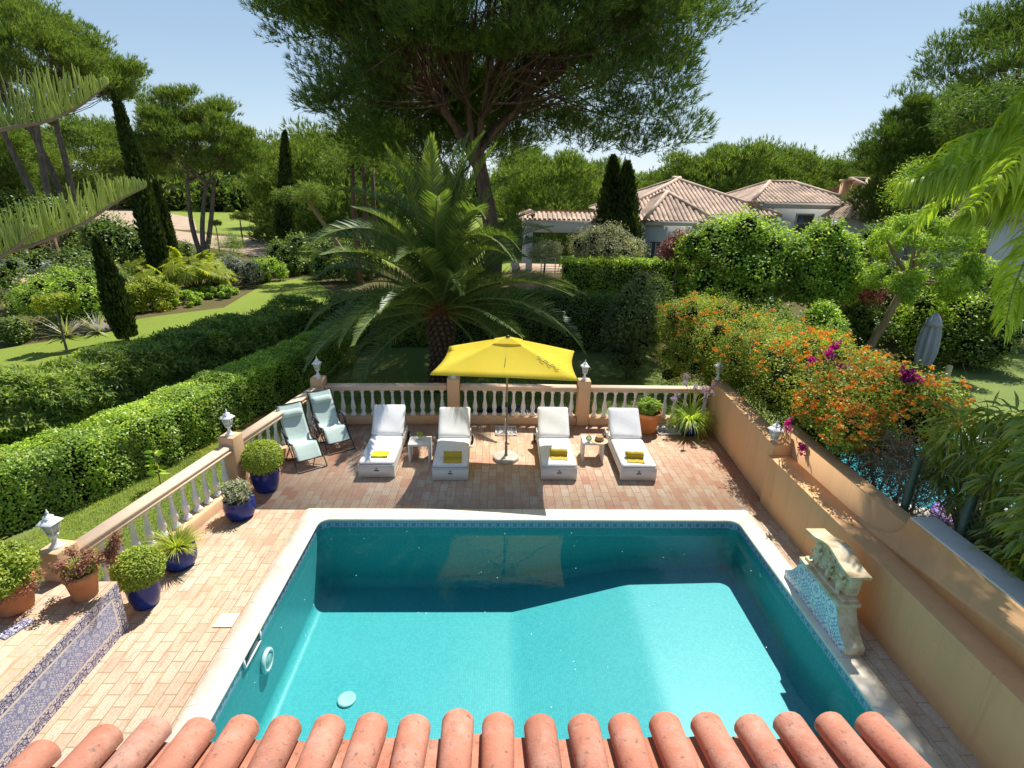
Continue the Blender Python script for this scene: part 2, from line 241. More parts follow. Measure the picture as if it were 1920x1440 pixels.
class MB:
    def __init__(s): s.v=[]; s.f={}; s.n=0; s.uv=[]
    def add(s,V,F,UV=None):
        V=np.asarray(V,float).reshape(-1,3)
        for f in F:
            f=np.asarray(f,int)
            if f.size: s.f.setdefault(f.shape[1],[]).append(f+s.n)
        s.v.append(V); s.uv.append(np.zeros((len(V),2)) if UV is None else np.asarray(UV,float)); s.n+=len(V); return s
    def box(s,c,d,rz=0.,tap=1.,R=None):
        x,y,z=[q/2 for q in d]
        V=np.array([[-x,-y,-z],[x,-y,-z],[x,y,-z],[-x,y,-z],[-x*tap,-y*tap,z],[x*tap,-y*tap,z],[x*tap,y*tap,z],[-x*tap,y*tap,z]])
        if R is not None: V=V@np.asarray(R).T
        if rz: V=V@rotz(rz).T
        return s.add(V+np.asarray(c),[[[0,3,2,1],[4,5,6,7],[0,1,5,4],[1,2,6,5],[2,3,7,6],[3,0,4,7]]])
    def tube(s,P,r,seg=8,cap=True):
        P=np.asarray(P,float); n=len(P); r=np.broadcast_to(np.asarray(r,float),(n,))
        T=np.gradient(P,axis=0); T/=np.linalg.norm(T,axis=1)[:,None]+1e-9
        up=np.array([0,0,1.]) if abs(T[0][2])<.9 else np.array([1.,0,0]); a=np.cross(T[0],up); a/=np.linalg.norm(a); A=[]
        for i in range(n):
            a=a-T[i]*(a@T[i]); a/=np.linalg.norm(a)+1e-9; A.append(a)
        A=np.array(A); B=np.cross(T,A); th=np.arange(seg)*2*PI/seg
        V=P[:,None]+r[:,None,None]*(A[:,None]*np.cos(th)[None,:,None]+B[:,None]*np.sin(th)[None,:,None])
        i=np.arange(n-1)[:,None]*seg; j=np.arange(seg)[None]; k=(j+1)%seg
        F=np.stack([i+j,i+seg+j,i+seg+k,i+k],-1).reshape(-1,4)
        s.add(V.reshape(-1,3),[F[:,::-1]])
        if cap:
            b=s.n-n*seg; s.f.setdefault(seg,[]).append(np.array([np.arange(seg)+b])); s.f.setdefault(seg,[]).append(np.array([np.arange(seg)[::-1]+b+(n-1)*seg]))
        return s
    def lathe(s,prof,seg=20,c=(0,0,0),sq=None):
        """prof: (r,z) list; sq: list of bool: that ring is square"""
        th=np.arange(seg)*2*PI/seg+PI/seg; V=[]
        for i,(r,z) in enumerate(prof):
            k=np.ones(seg)
            if sq and sq[i]: k=1/np.maximum(abs(np.cos(th)),abs(np.sin(th)))
            V.append(np.stack([r*k*np.cos(th),r*k*np.sin(th),np.full(seg,z)],1))
        V=np.concatenate(V)+np.asarray(c); n=len(prof); i=np.arange(n-1)[:,None]*seg; j=np.arange(seg)[None]; k=(j+1)%seg
        F=np.stack([i+j,i+k,i+seg+k,i+seg+j],-1).reshape(-1,4); s.add(V,[F])
        b=s.n-n*seg
        if prof[0][0]>1e-4: s.f.setdefault(seg,[]).append(np.array([np.arange(seg)[::-1]+b]))
        if prof[-1][0]>1e-4: s.f.setdefault(seg,[]).append(np.array([np.arange(seg)+b+(n-1)*seg]))
        return s
    def prism(s,poly,z0,z1):
        """horizontal polygon extruded in z"""
        p=np.asarray(poly,float); n=len(p); V=np.concatenate([np.c_[p,np.full(n,z0)],np.c_[p,np.full(n,z1)]]); j=np.arange(n); k=(j+1)%n
        s.add(V,[[j[::-1]],[j+n],np.stack([j,k,k+n,j+n],1)]); return s
    def extrude(s,prof,p0,p1,close=True):
        """(side,z) profile swept from p0 to p1 (xy), side to the right of travel"""
        p0=np.asarray(p0,float); p1=np.asarray(p1,float); d=p1-p0; d/=np.linalg.norm(d); sd=np.array([d[1],-d[0]]); q=np.asarray(prof,float); n=len(q)
        V=np.concatenate([np.c_[p+q[:,:1]*sd,q[:,1]] for p in (p0,p1)]); j=np.arange(n); k=(j+1)%n
        s.add(V,[np.stack([j,k,k+n,j+n],1),[j[::-1]],[j+n]]); return s
    def mesh(s,name,smooth=False,uv=False):
        F=[np.concatenate(f) for f in s.f.values()]
        return mesh(name,np.concatenate(s.v),F,smooth,np.concatenate(s.uv) if uv else None)
def rotz(a): c,s=math.cos(a),math.sin(a); return np.array([[c,-s,0],[s,c,0],[0,0,1.]])
def rotx(a): c,s=math.cos(a),math.sin(a); return np.array([[1,0,0],[0,c,-s],[0,s,c]])
def roty(a): c,s=math.cos(a),math.sin(a); return np.array([[c,0,s],[0,1,0],[-s,0,c]])
def fixn(me):
    import bmesh
    b=bmesh.new(); b.from_mesh(me); bmesh.ops.recalc_face_normals(b,faces=b.faces); b.to_mesh(me); b.free(); return me
def obj(name,me,mat=None,parent=None,loc=(0,0,0),rz=0.,smooth=None,bevel=0,fix=False,uv=False):
    if isinstance(me,MB): me=me.mesh(name,bool(smooth),uv); fix=True if len(me.polygons)<20000 else fix
    if fix: fixn(me)
    o=bpy.data.objects.new(name,me); COL.objects.link(o); o.location=loc; o.rotation_euler=(0,0,rz)
    if mat is not None and not me.materials: me.materials.append(MAT[mat] if isinstance(mat,str) else mat)
    if parent: o.parent=parent
    if bevel:
        b=o.modifiers.new('bevel','BEVEL'); b.width=bevel; b.segments=2; b.limit_method='ANGLE'; b.angle_limit=.6; b.harden_normals=False
    return o
def tag(o,label,cat,group=None):
    o['label']=label; o['category']=cat
    if group: o['group']=group
    return o
def thing(name,label,cat,loc=(0,0,0),rz=0.,group=None):
    o=bpy.data.objects.new(name,None); COL.objects.link(o); o.location=loc; o.rotation_euler=(0,0,rz); o.empty_display_size=.2; return tag(o,label,cat,group)
def struct(o,kind='structure'): o['kind']=kind; return o
def dup(root,loc,rz=0.,label=None,scale=None,group=None):
    def cp(a,par):
        c=a.copy(); COL.objects.link(c)
        if par is not None: c.parent=par
        for ch in list(a.children): cp(ch,c)
        return c
    r=cp(root,None); r.location=loc; r.rotation_euler=(0,0,rz)
    if label: r['label']=label
    if scale is not None: r.scale=(scale,)*3 if np.isscalar(scale) else scale
    if group: r['group']=group
    return r
def unit(a): return a/(np.linalg.norm(a,axis=-1,keepdims=True)+1e-9)
def rdir(rng,n): return unit(rng.normal(size=(n,3)))
# ---------------------------------------------------------------- foliage
def leaves(P,A,L,Wd,rng,nrm=None):
    """one rhombic leaf per point, axis A"""
    n=len(P); A=unit(A)
    if nrm is None: S=unit(np.cross(A,rdir(rng,n)))
    else:
        nrm=unit(nrm+rng.normal(size=(n,3))*.42); A=unit(A-nrm*(A*nrm).sum(1,keepdims=True)); S=unit(np.cross(nrm,A))
    L=np.broadcast_to(L,(n,))[:,None]*rng.uniform(.7,1.25,(n,1)); Wd=np.broadcast_to(Wd,(n,))[:,None]*rng.uniform(.75,1.2,(n,1))
    m=P+A*L*.45; V=np.stack([P,m+S*Wd*.5,P+A*L,m-S*Wd*.5],1).reshape(-1,3); return V,np.arange(4*n).reshape(-1,4)
def tufts(P,D,L,wd,k,rng,spread=.75):
    """pine shoots: k thin needles from each point round D"""
    n=len(P); D=np.repeat(unit(D),k,0); B=np.repeat(P,k,0)+D*rng.uniform(0,.55,(n*k,1))*L
    A=unit(D+rng.normal(size=(n*k,3))*spread); S=unit(np.cross(A,rdir(rng,n*k))); l=L*rng.uniform(.6,1.15,(n*k,1))
    V=np.stack([B-S*wd*.5,B+S*wd*.5,B+A*l],1).reshape(-1,3); return V,np.arange(3*n*k).reshape(-1,3)
def vnoise(P,rng,f=1.,k=5):
    r=np.zeros(len(P))
    for i in range(k):
        w=rng.normal(size=3)*f*(1.5**i); r+=np.sin(P@w+rng.uniform(0,7))/(1.3**i)
    return r/2.2
def lobes(rad,nl,rng,lr=(.32,.5),bottom=-.3,shell=.75):
    """sub-blob centres and radii in an ellipsoid"""
    D=rdir(rng,nl*4); D=D[D[:,2]>bottom][:nl]; c=D*rng.uniform(shell*.7,shell,(len(D),1))*np.asarray(rad); r=rng.uniform(*lr,len(D))*min(rad); return c,r
def blobleaves(cen,r,n,L,Wd,rng,out=.55,up=.25,flat=1.,inner=.62,droop=0.):
    """leaves over a set of blobs"""
    w=np.asarray(r)**2; k=rng.choice(len(r),n,p=w/w.sum()); D=rdir(rng,n); rr=np.asarray(r)[k][:,None]*(inner+(1.03-inner)*rng.uniform(0,1,(n,1))**.6)*(1+.16*rng.normal(size=(n,1)))
    P=np.asarray(cen)[k]+D*rr*np.array([1,1,flat]); A=D*out+rng.normal(size=(n,3))*.6+np.array([0,0,up-droop]); return leaves(P,A,L,Wd,rng,D*.55+np.array([0,0,.6]))
def branches(mb,p0,targets,r0,rng,bend=.25,seg=6,tip=.25,n=7):
    for t in targets:
        p0_=np.asarray(p0,float); t=np.asarray(t,float); d=np.linalg.norm(t-p0_); m=(p0_+t)/2+rng.normal(size=3)*d*bend*.4+np.array([0,0,-d*bend*.35])
        u=np.linspace(0,1,n)[:,None]; P=(1-u)**2*p0_+2*u*(1-u)*m+u*u*t+rng.normal(size=(n,3))*d*.012*np.sin(PI*u); mb.tube(P,np.linspace(r0,r0*tip,n),seg,False)
def coremesh(cen,r,scale=.62):
    import bmesh
    b=bmesh.new()
    for c,q in zip(cen,r): bmesh.ops.create_icosphere(b,subdivisions=1,radius=float(q)*scale,matrix=Matrix.Translation(Vector(c)))
    me=bpy.data.meshes.new('core'); b.to_mesh(me); b.free(); return me
def joinmesh(name,parts,mats):
    """several (V,F) into one mesh with one material each"""
    V=np.concatenate([p[0] for p in parts]); o=0; F=[]; mi=[]
    for i,(v,f) in enumerate(parts):
        F.append(np.asarray(f)+o); o+=len(v); mi.append(np.full(len(f),i))
    me=mesh(name,V,F); me.polygons.foreach_set('material_index',np.concatenate(mi).astype(np.int32))
    for m in mats: me.materials.append(MAT[m])
    return me
def pine(seed,Ht,R,fork,trunks=1,flat=.55,nc=150,sh=40,k=5,L=.5,wd=.05,clump=1.0,r0=.35,lean=(0,0),Rd=None,limbs=7,low=0.,mat='needle_far',bark='bark',shell=.62,front=None,up=.75,spread=.42,extra=None,dz=None):
    """(trunk mesh, crown mesh) of an umbrella pine with its foot at the origin"""
    g=np.random.default_rng(seed); Rd=Rd or R; cb=fork+(Ht-fork)*.25*(1-low); mt=MB()
    base=np.array([0,0,-.6]); fk=np.array([lean[0],lean[1],fork]); cc=np.array([lean[0]*1.5,lean[1]*1.5,cb])
    D=rdir(g,nc*6); D=D[D[:,2]>(-.12-low*.35 if dz is None else dz)]; 
    if front is not None: D=D[[front(d) for d in D]]
    D=D[:nc]; u=g.uniform(shell,1,(len(D),1))**.6; wob=1+.16*vnoise(D*2.2,g,1.)[:,None]
    cen=cc+D*u*wob*np.array([R,Rd,(Ht-cb)]); cen=cen if extra is None else np.vstack([cen,extra]); cr_=clump*g.uniform(.7,1.35,len(cen))
    # limbs
    tr=[]
    for q in range(trunks):
        off=np.array([g.normal()*.12*R*(trunks>1),g.normal()*.1*R*(trunks>1),0]); b2=base+off*.18; f2=fk+off*1.6; n=9; t=np.linspace(0,1,n)[:,None]
        P=b2+(f2-b2)*t+np.array([1,1,0])*np.sin(PI*t*1.3)*g.normal(size=3)*.02*Ht; rad=np.linspace(r0,r0*.62,n)*(1 if trunks==1 else .75); rad[0]*=1.3; mt.tube(P,rad,10,False); tr.append(P[-1])
    km=np.argsort(np.arctan2(cen[:,1]-fk[1],cen[:,0]-fk[0])+g.normal(size=len(cen))*.25); grp=np.array_split(km,limbs)
    for gi in grp:
        if not len(gi): continue
        f0=tr[g.integers(len(tr))]; tgt=cen[gi].mean(0); tgt=f0+(tgt-f0)*g.uniform(.75,.95); start=f0+np.array([0,0,-g.uniform(0,.12)*fork]); mid=(start+tgt)/2+np.array([0,0,-.10*np.linalg.norm(tgt-start)])+g.normal(size=3)*.03*Ht
        n=10; t=np.linspace(0,1,n)[:,None]; P=(1-t)**2*start+2*t*(1-t)*mid+t*t*tgt+g.normal(size=(n,3))*.006*Ht*np.sin(PI*t); rl=r0*g.uniform(.22,.40); mt.tube(P,np.linspace(rl,rl*.3,n),7,False)
        for c in gi:
            q=P[g.integers(3,n)]; d=np.linalg.norm(cen[c]-q); m=(q+cen[c])/2+np.array([0,0,-.14*d])+g.normal(size=3)*.06*d; tt=np.linspace(0,1,6)[:,None]; mt.tube((1-tt)**2*q+2*tt*(1-tt)*m+tt*tt*cen[c],np.linspace(rl*.27,rl*.05,6),5,False)
    n=len(cen)*sh; kk=np.repeat(np.arange(len(cen)),sh); d=rdir(g,n); d[:,2]=d[:,2]*.75+.15; P=cen[kk]+d*cr_[kk][:,None]*g.uniform(.35,1.05,(n,1))*np.array([1.15,1.15,.72])
    V,F=tufts(P,d*.75+unit(cen-cc)[kk]*.35+np.array([0,0,up])+g.normal(size=(n,3))*.25,L,wd,k,g,spread)
    mc=mesh('crown',V,[F]); mc.materials.append(MAT[mat]); me=mt.mesh('trunk',True); me.materials.append(MAT[bark]); return me,mc
def tree_of(name,label,cat,loc,ms,rz=0.,sc=1.,group=None,names=('trunk','crown')):
    t=thing(name,label,cat,loc,rz,group); t.scale=(sc,)*3 if np.isscalar(sc) else sc
    for nme,m in zip(names,ms): obj(nme,m,None,t)
    return t
# ================================================================ SETTING
def flat(name,poly,z,mat,kind='structure'):
    b=MB(); p=np.asarray(poly,float)[:,:2]; n=len(p); b.add(np.c_[p,np.full(n,z)],[[np.arange(n)]]); me=b.mesh(name); fixn(me)
    if me.polygons[0].normal.z<0: me.flip_normals()
    return struct(obj(name,me,mat),kind)
GZ=-.42
g=np.random.default_rng(5)
hb=MB(); hx=[-1500,-3.3,4.55,1500]; hy=[-60,2.45,8.7,3000]
for i in range(3):
    for j in range(3):
        if (i,j)!=(1,1): hb.add([(hx[i],hy[j],GZ-.03),(hx[i+1],hy[j],GZ-.03),(hx[i+1],hy[j+1],GZ-.03),(hx[i],hy[j+1],GZ-.03)],[[[0,1,2,3]]])
struct(obj('ground',hb,'soil'))
xin=lambda y:-4.35-.177*(12.75-y)
# terrace paving round the pool
pv=MB()
def slab(poly): pv.prism(poly,GZ-.1,0.)
slab([(xin(1.2)-.2,1.2),(-3.42,1.2),(-3.42,8.78),(xin(8.78)-.2,8.78)]); slab([(xin(8.78)-.2,8.78),(5.5,8.78),(5.5,13.05),(xin(13.05)-.2,13.05)]); slab([(4.63,1.2),(5.5,1.2),(5.5,8.78),(4.63,8.78)]); slab([(-3.42,1.2),(4.63,1.2),(4.63,2.32),(-3.42,2.32)])
struct(obj('patio',pv,'paver'))
lawnL=[(-4.2,13.02),(xin(9)-.24,9),(xin(1)-.24,1),(-7.2,1),(-9.6,6),(-8.2,9.6),(-6.9,13),(-5.6,17.5),(-4.5,22),(6,22),(5.6,13.02)]
flat('garden_lawn',lawnL,GZ,'lawn')
flat('hedge_bed',[(-10.4,4.6),(-8.6,8.7),(-7.85,9.9),(-7.0,11.9),(-5.75,16.4),(-5.3,19),(-6.2,19),(-7.2,16.4),(-8.5,11.9),(-9.3,9.9),(-10.1,8.7)],GZ+.012,'moss')
def px(ps,z): return [tuple(at(a,b,z)[:2]) for a,b in ps]
park=px([(0,705),(0,655),(90,640),(200,608),(300,592),(420,577),(455,556),(500,530),(580,520),(640,560),(700,620),(560,640),(400,650)],GZ); flat('park_lawn',[(-26,5)]+[(-13,5)]+park[:0:-1]+[park[0]] if 0 else [(-9.9,5.)]+[(-22,9.)]+park[1:11]+[(-3,22.5),(-6.6,22.5),(-8.4,17)],GZ+.004,'fairway')
flat('fairway',[(-230,330),(-62,118)]+px([(370,432),(405,437),(470,441),(560,450)],-.4)+[(-18,48),(0,44),(34,58),(60,120),(150,330)],GZ-.012,'fairway')
flat('sandy_path',px([(330,432),(400,441),(470,446),(520,455),(520,486),(470,478),(420,468),(380,462),(300,440)],-.4),GZ-.008,'sand')
flat('sandy_clearing',px([(-80,392),(60,385),(300,392),(400,407),(385,431),(340,430),(150,420),(60,408),(-80,412)],-.4),GZ-.02,'sand')
flat('neighbour_lawn',[(5.7,3),(40,3),(60,22),(24,22),(13,19.5),(8.3,17.5),(5.7,17.5)],GZ+.01,'lawn')
# ================================================================ POOL
PX0,PX1,PY0,PY1=-3.12,4.35,2.62,8.47; WZ=-.15
def rrect(x0,x1,y0,y1,r,k=7,sub=36):
    P=[]
    for cx,cy_,a in ((x1-r,y1-r,0),(x0+r,y1-r,90),(x0+r,y0+r,180),(x1-r,y0+r,270)):
        for t in np.linspace(0,90,k): P.append((cx+r*math.cos(math.radians(a+t)),cy_+r*math.sin(math.radians(a+t))))
    P=np.array(P); Q=[]
    for i in range(len(P)):
        Q.append(P[i])
        if i%k==k-1: Q+= [P[i]+(P[(i+1)%len(P)]-P[i])*j/sub for j in range(1,sub)]
    return np.array(Q)
def flz(x): return np.interp(x,[-3.2,.3,2.3,4.4],[-1.36,-1.36,-.96,-.92])
pool=thing('swimming_pool','rectangular turquoise mosaic pool with cream stone coping in the brick terrace','swimming pool',(0,0,0))
rin=rrect(PX0,PX1,PY0,PY1,.19); rout=rrect(PX0-.32,PX1+.30,PY0-.3,PY1+.32,.06); n=len(rin); per=np.concatenate([[0],np.cumsum(np.linalg.norm(np.diff(np.vstack([rin,rin[:1]]),axis=0),axis=1))])
def ring(b,loops,us=None):
    k=len(loops); V=np.concatenate([np.vstack([l,l[:1]]) for l in loops]); UV=np.concatenate([np.c_[per,np.full(n+1,(us[i] if us else 0))] for i in range(k)])
    i=np.arange(k-1)[:,None]*(n+1); j=np.arange(n)[None]; b.add(V,[np.stack([i+j,i+j+1,i+n+1+j+1,i+n+1+j],-1).reshape(-1,4)],UV)
z3=lambda p,z: np.c_[p,np.full(len(p),z) if np.isscalar(z) else z]
b=MB(); ring(b,[z3(rout,-.02),z3(rout,.022),z3(rin*[1,1],.022),z3(rrect(PX0+.02,PX1-.02,PY0+.02,PY1-.02,.175),.012),z3(rrect(PX0+.025,PX1-.025,PY0+.025,PY1-.025,.17),-.012),z3(rrect(PX0,PX1,PY0,PY1,.19),-.022)]); obj('coping',b.mesh('coping',False,True),'coping',pool,fix=True)
b=MB(); ring(b,[z3(rin,-.022),z3(rin,-.18)],[0.,.15]); obj('waterline_tiles',b.mesh('waterline_tiles',False,True),'az_pool',pool)
b=MB(); lp=[]; us=[]
lp.append(z3(rin,-.18)); us.append(-.18); lp.append(z3(rin,-.5)); us.append(-.5)
fz=flz(rin[:,0])
for a in np.linspace(0,90,12):
    o=.16*(1-math.cos(math.radians(a))); q=rrect(PX0+o,PX1-o,PY0+o,PY1-o,.19); lp.append(z3(q,flz(q[:,0])+.16*(1-math.sin(math.radians(a)))+.002)); us.append(-1.2-.25*a/90)
ring(b,lp,us)
gx=np.linspace(PX0-.05,PX1+.05,60); V=np.array([(x,y,flz(x)) for y in (PY0-.05,PY1+.05) for x in gx]); j=np.arange(59); b.add(V,[np.stack([j,j+1,j+61,j+60],1)],V[:,:2])
obj('basin',b.mesh('basin',False,True),'mosaic',pool)
# steel-white ring light, drain, skimmer, inlets, cover plate
def torus(b,R,r,c,Rm,seg=28,s2=10):
    u=np.arange(seg)*2*PI/seg; v=np.arange(s2)*2*PI/s2; X=(R+r*np.cos(v)[None])*np.cos(u)[:,None]; Y_=(R+r*np.cos(v)[None])*np.sin(u)[:,None]; Z=np.broadcast_to(r*np.sin(v)[None],X.shape)
    V=np.stack([X,Y_,Z],-1).reshape(-1,3)@np.asarray(Rm).T+np.asarray(c); i=np.arange(seg)[:,None]; j=np.arange(s2)[None]; a=i*s2+j; F=np.stack([a,((i+1)%seg)*s2+j,((i+1)%seg)*s2+(j+1)%s2,i*s2+(j+1)%s2],-1).reshape(-1,4); b.add(V,[F])
b=MB(); torus(b,.135,.032,(0,0,0),roty(PI/2)); lt=obj('pool_light',b,'white',pool,(PX0+.03,5.91,-.56),smooth=True); b=MB().lathe([(.12,0),(.11,.02),(.0,.03)],24); c_=obj('lens',b,plain('pool_lamp_lens',(.35,.55,.55),.2),lt,smooth=True); c_.rotation_euler=(0,PI/2,0)
b=MB().lathe([(.13,0),(.13,.02),(.10,.03),(.085,.022),(.0,.03)],28); obj('drain',b,plain('pale_green_plastic',(.42,.68,.58),.5),pool,(*at(650,1312,-1.35)[:2],-1.355))
sk_=MB().box((PX0+.004,5.62,-.085),(.012,.46,.135)); so_=obj('skimmer_mouth',sk_,plain('dark_skimmer_opening',(.02,.07,.09),.4),pool); b=MB(); [b.box((PX0+.012,5.62+dy,-.085+dz),(.03,sy,sz)) for dy,dz,sy,sz in ((.24,0,.025,.14),(-.24,0,.025,.14),(0,-.072,.5,.02))]; obj('frame',b,'white',so_)
for yy,zz in ((7.42,-.34),(4.72,-.34)):
    o_=obj('inlet',MB().lathe([(.05,0),(.045,.012),(.02,.016),(.0,.012)],18),plain('aqua_inlet_plastic',(.35,.62,.62),.4),pool,(PX1-.003,yy,zz)); o_.rotation_euler=(0,-PI/2,0)
gx=np.linspace(PX0,PX1,3); flat('pool_water',rin,WZ,'water')
tag(obj('cover_plate',MB().box((0,0,.008),(.25,.25,.016)).lathe([(.018,.0161),(.012,.022),(0,.022)],10),'coping',None,(-3.61,6.03,.001),bevel=.003),'small square cream skimmer cover set in the brick paving beside the pool','cover plate')
b=MB(); 
for q in range(60):
    x,y=g.uniform(PX0+.2,PX1-.2),g.uniform(4.4,PY1-.1); s=g.uniform(.004,.009); a=g.uniform(0,6); b.add(np.array([[-s,-s*.5,0],[s,-s*.4,0],[s*.8,s*.5,0],[-s*.7,s*.6,0]])@rotz(a).T+(x,y,WZ+.003),[[[0,1,2,3]]])
struct(obj('floating_specks',b,'white'),'stuff')
# ================================================================ BALUSTRADES
Z0=.19; prof=[(.062,0),(.062,.055),(.05,.065),(.052,.085),(.04,.10),(.036,.115),(.048,.15),(.062,.21),(.06,.26),(.046,.33),(.034,.41),(.030,.47),(.029,.51),(.040,.525),(.040,.54),(.030,.552),(.034,.59),(.046,.615),(.055,.635),(.055,.70)]
sq=[i<2 or i>17 for i in range(len(prof))]; bal=MB().lathe(prof,16,(0,0,0),sq).mesh('baluster',True); fixn(bal); bal.materials.append(MAT['white'])
import bmesh
for p_ in bal.polygons: p_.use_smooth=0.21>abs(p_.normal.z) or True
railp=[(-.13,.885),(.13,.885),(.13,.915),(.105,.925),(.105,.945),(.12,.955),(.12,.985),(.095,1.0),(-.095,1.0),(-.12,.985),(-.12,.955),(-.105,.945),(-.105,.925),(-.13,.915)]
def balustrade(p0,p1,label,nb):
    p0=np.array(p0,float); p1=np.array(p1,float); L=np.linalg.norm(p1-p0); d=(p1-p0)/L; m=(p0+p1)/2; t=thing('balustrade',label,'balustrade',(m[0],m[1],0),0,'balustrade runs round the terrace')
    obj('handrail',MB().extrude(railp,p0-m,p1-m),'rail',t); obj('kerb',MB().extrude([(-.14,GZ),(.14,GZ),(.14,.18),(.13,.19),(-.13,.19),(-.14,.18)],p0-m,p1-m),'pillar',t)
    for k in range(nb):
        q=p0+d*L*(k+.5)/nb-m; o=obj('baluster',bal,None,t,(q[0],q[1],Z0),math.atan2(d[1],d[0]))
PB=12.86; P0,P1,P2,P3,P4=(-5.60,6.08),(-4.98,9.5),(-4.36,12.80),(-1.09,12.93),(2.15,12.88)
def along(a,b,s,e):
    a=np.array(a);b=np.array(b);d=(b-a)/np.linalg.norm(b-a);return a+d*s,b-d*e
balustrade(*along(P0,P1,.17,.17),'white balustrade run beside the three blue pots, nearest the tiled raised bed',12)
balustrade(*along(P1,P2,.17,.17),'white balustrade run behind the two aqua recliner chairs',11)
balustrade(*along(P2,P3,.17,.17),'white balustrade run behind the lounger with the folded lime towel',12)
balustrade(*along(P3,P4,.17,.17),'white balustrade run behind the yellow parasol pole',12)
balustrade(*along(P4,(5.36,12.88),.17,.0),'white balustrade run behind the orange pot, ending at the orange wall',12)
pm=MB().box((0,0,.375+GZ/2),(.30,.30,1.17-GZ-.42+.0)); 
def pillar(p,h,label,rz=0):
    b=MB().box((0,0,(h+GZ)/2),(.30,.30,h-GZ)); return tag(obj('balustrade_pillar',b,'pillar',None,(p[0],p[1],0),rz,bevel=.012),label,'pillar','square pillars of the balustrade')
ang=-math.atan(.177)
pillar(P0,1.14,'short-looking peach pillar at the end of the tiled raised bed',ang); pillar(P1,1.15,'peach pillar in the side balustrade behind the box ball in a blue pot',ang); pillar(P2,1.2,'peach corner pillar behind the aqua recliner chairs',ang*.5); pillar(P3,1.17,'peach pillar under the corner of the yellow parasol, before the palm trunk'); pillar(P4,1.17,'peach pillar in the back balustrade by the straw hat table')
# lanterns
def lantern_meshes():
    base=MB().lathe([(.085,0),(.085,.012),(.06,.03),(.04,.07),(.028,.11),(.024,.145),(.032,.155),(.05,.165),(.062,.18),(.062,.19)],16)
    gl=MB().lathe([(.054,.192),(.098,.355)],4,(0,0,0)); fr=MB()
    for k in range(4):
        a=k*PI/2+PI/4; fr.tube([(.0575*math.cos(a),.0575*math.sin(a),.19),(.103*math.cos(a),.103*math.sin(a),.357)],.007,5)
    fr.lathe([(.064,.185),(.066,.2)],4); fr.lathe([(.108,.345),(.112,.362)],4)
    rf=MB().lathe([(.145,.358),(.142,.366),(.085,.415),(.060,.425),(.058,.455),(.045,.462),(.02,.478),(.012,.49),(.022,.505),(.012,.52),(.006,.545),(0,.56)],4)
    return base,gl,fr,rf
_b,_g,_f,_r2=lantern_meshes(); LM=[(_b.mesh('stem',True),'stem','white'),(_g.mesh('glass'),'glass','lampglass'),(_f.mesh('frame'),'frame','white'),(_r2.mesh('cap'),'cap','white')]
for m_,_,k in LM: fixn(m_); m_.materials.append(MAT[k])
def lantern(p,z,label,rz=0,sc=1.):
    t=thing('garden_lantern',label,'lantern',(p[0],p[1],z),rz,'white garden lanterns'); t.scale=(sc,)*3
    for m_,nme,_ in LM: obj(nme,m_,None,t)
lantern(P0,1.14,'white lantern on the pillar at the tiled raised bed, largest in view',ang+.1,.98); lantern(P1,1.15,'white lantern on the pillar above the box ball in a blue pot',ang,.95); lantern(P2,1.2,'white lantern on the corner pillar behind the aqua chairs',0,.95)
lantern(P3,1.17,'white lantern on the pillar hidden behind the yellow parasol edge',0,.9); lantern(P4,1.17,'white lantern on the back pillar just outside the parasol corner',.1,.95)
lantern((5.47,12.86),1.22,'white lantern at the far end of the orange wall, against the flowering hedge',.3,.95); lantern((5.2,9.32),1.04,'white lantern halfway along the orange wall where it steps',.2,1.05)
# ================================================================ RIGHT WALLS
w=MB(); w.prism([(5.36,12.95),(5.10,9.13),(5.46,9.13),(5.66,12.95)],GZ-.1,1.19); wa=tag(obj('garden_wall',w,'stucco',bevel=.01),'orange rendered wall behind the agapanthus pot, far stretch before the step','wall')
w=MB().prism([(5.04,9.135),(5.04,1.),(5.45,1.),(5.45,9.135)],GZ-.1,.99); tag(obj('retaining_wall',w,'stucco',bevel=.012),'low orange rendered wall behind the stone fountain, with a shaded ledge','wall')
def vwall(pts,x0,x1):
    b=MB(); p=np.array(pts); n_=len(p); V=np.concatenate([np.c_[np.full(n_,x0),p],np.c_[np.full(n_,x1),p]]); j=np.arange(n_); k=(j+1)%n_; b.add(V,[[j[::-1]],[j+n_],np.stack([j,k,k+n_,j+n_],1)]); return b
sc_=[(7.05-.95*math.sin(a),.995+.60*(1-math.cos(a))) for a in np.linspace(0,PI/2,14)]
hw=thing('boundary_wall','taller orange wall with a scooped end rising behind the ledge, pale capping on top','wall',(0,0,0))
obj('wall',vwall([(7.06,.9)]+sc_+[(1.,1.595),(1.,.9)],5.385,5.62),'stucco',hw)
obj('capping',MB().prism([(5.375,6.08),(5.375,1.),(5.72,1.),(5.72,6.08)],1.597,1.625),'copstone',hw,bevel=.008)
hw=thing('boundary_wall','lower far stretch of orange wall under overhanging flowers, behind the shaded ledge','wall',(0,0,0)); obj('wall',vwall([(9.55,GZ),(9.55,1.40),(6.0,1.40),(6.0,GZ)],5.455,5.66),'stucco',hw); obj('capping',MB().prism([(5.45,9.55),(5.45,6.1),(5.70,6.1),(5.70,9.55)],1.402,1.42),'stucco',hw,bevel=.006)
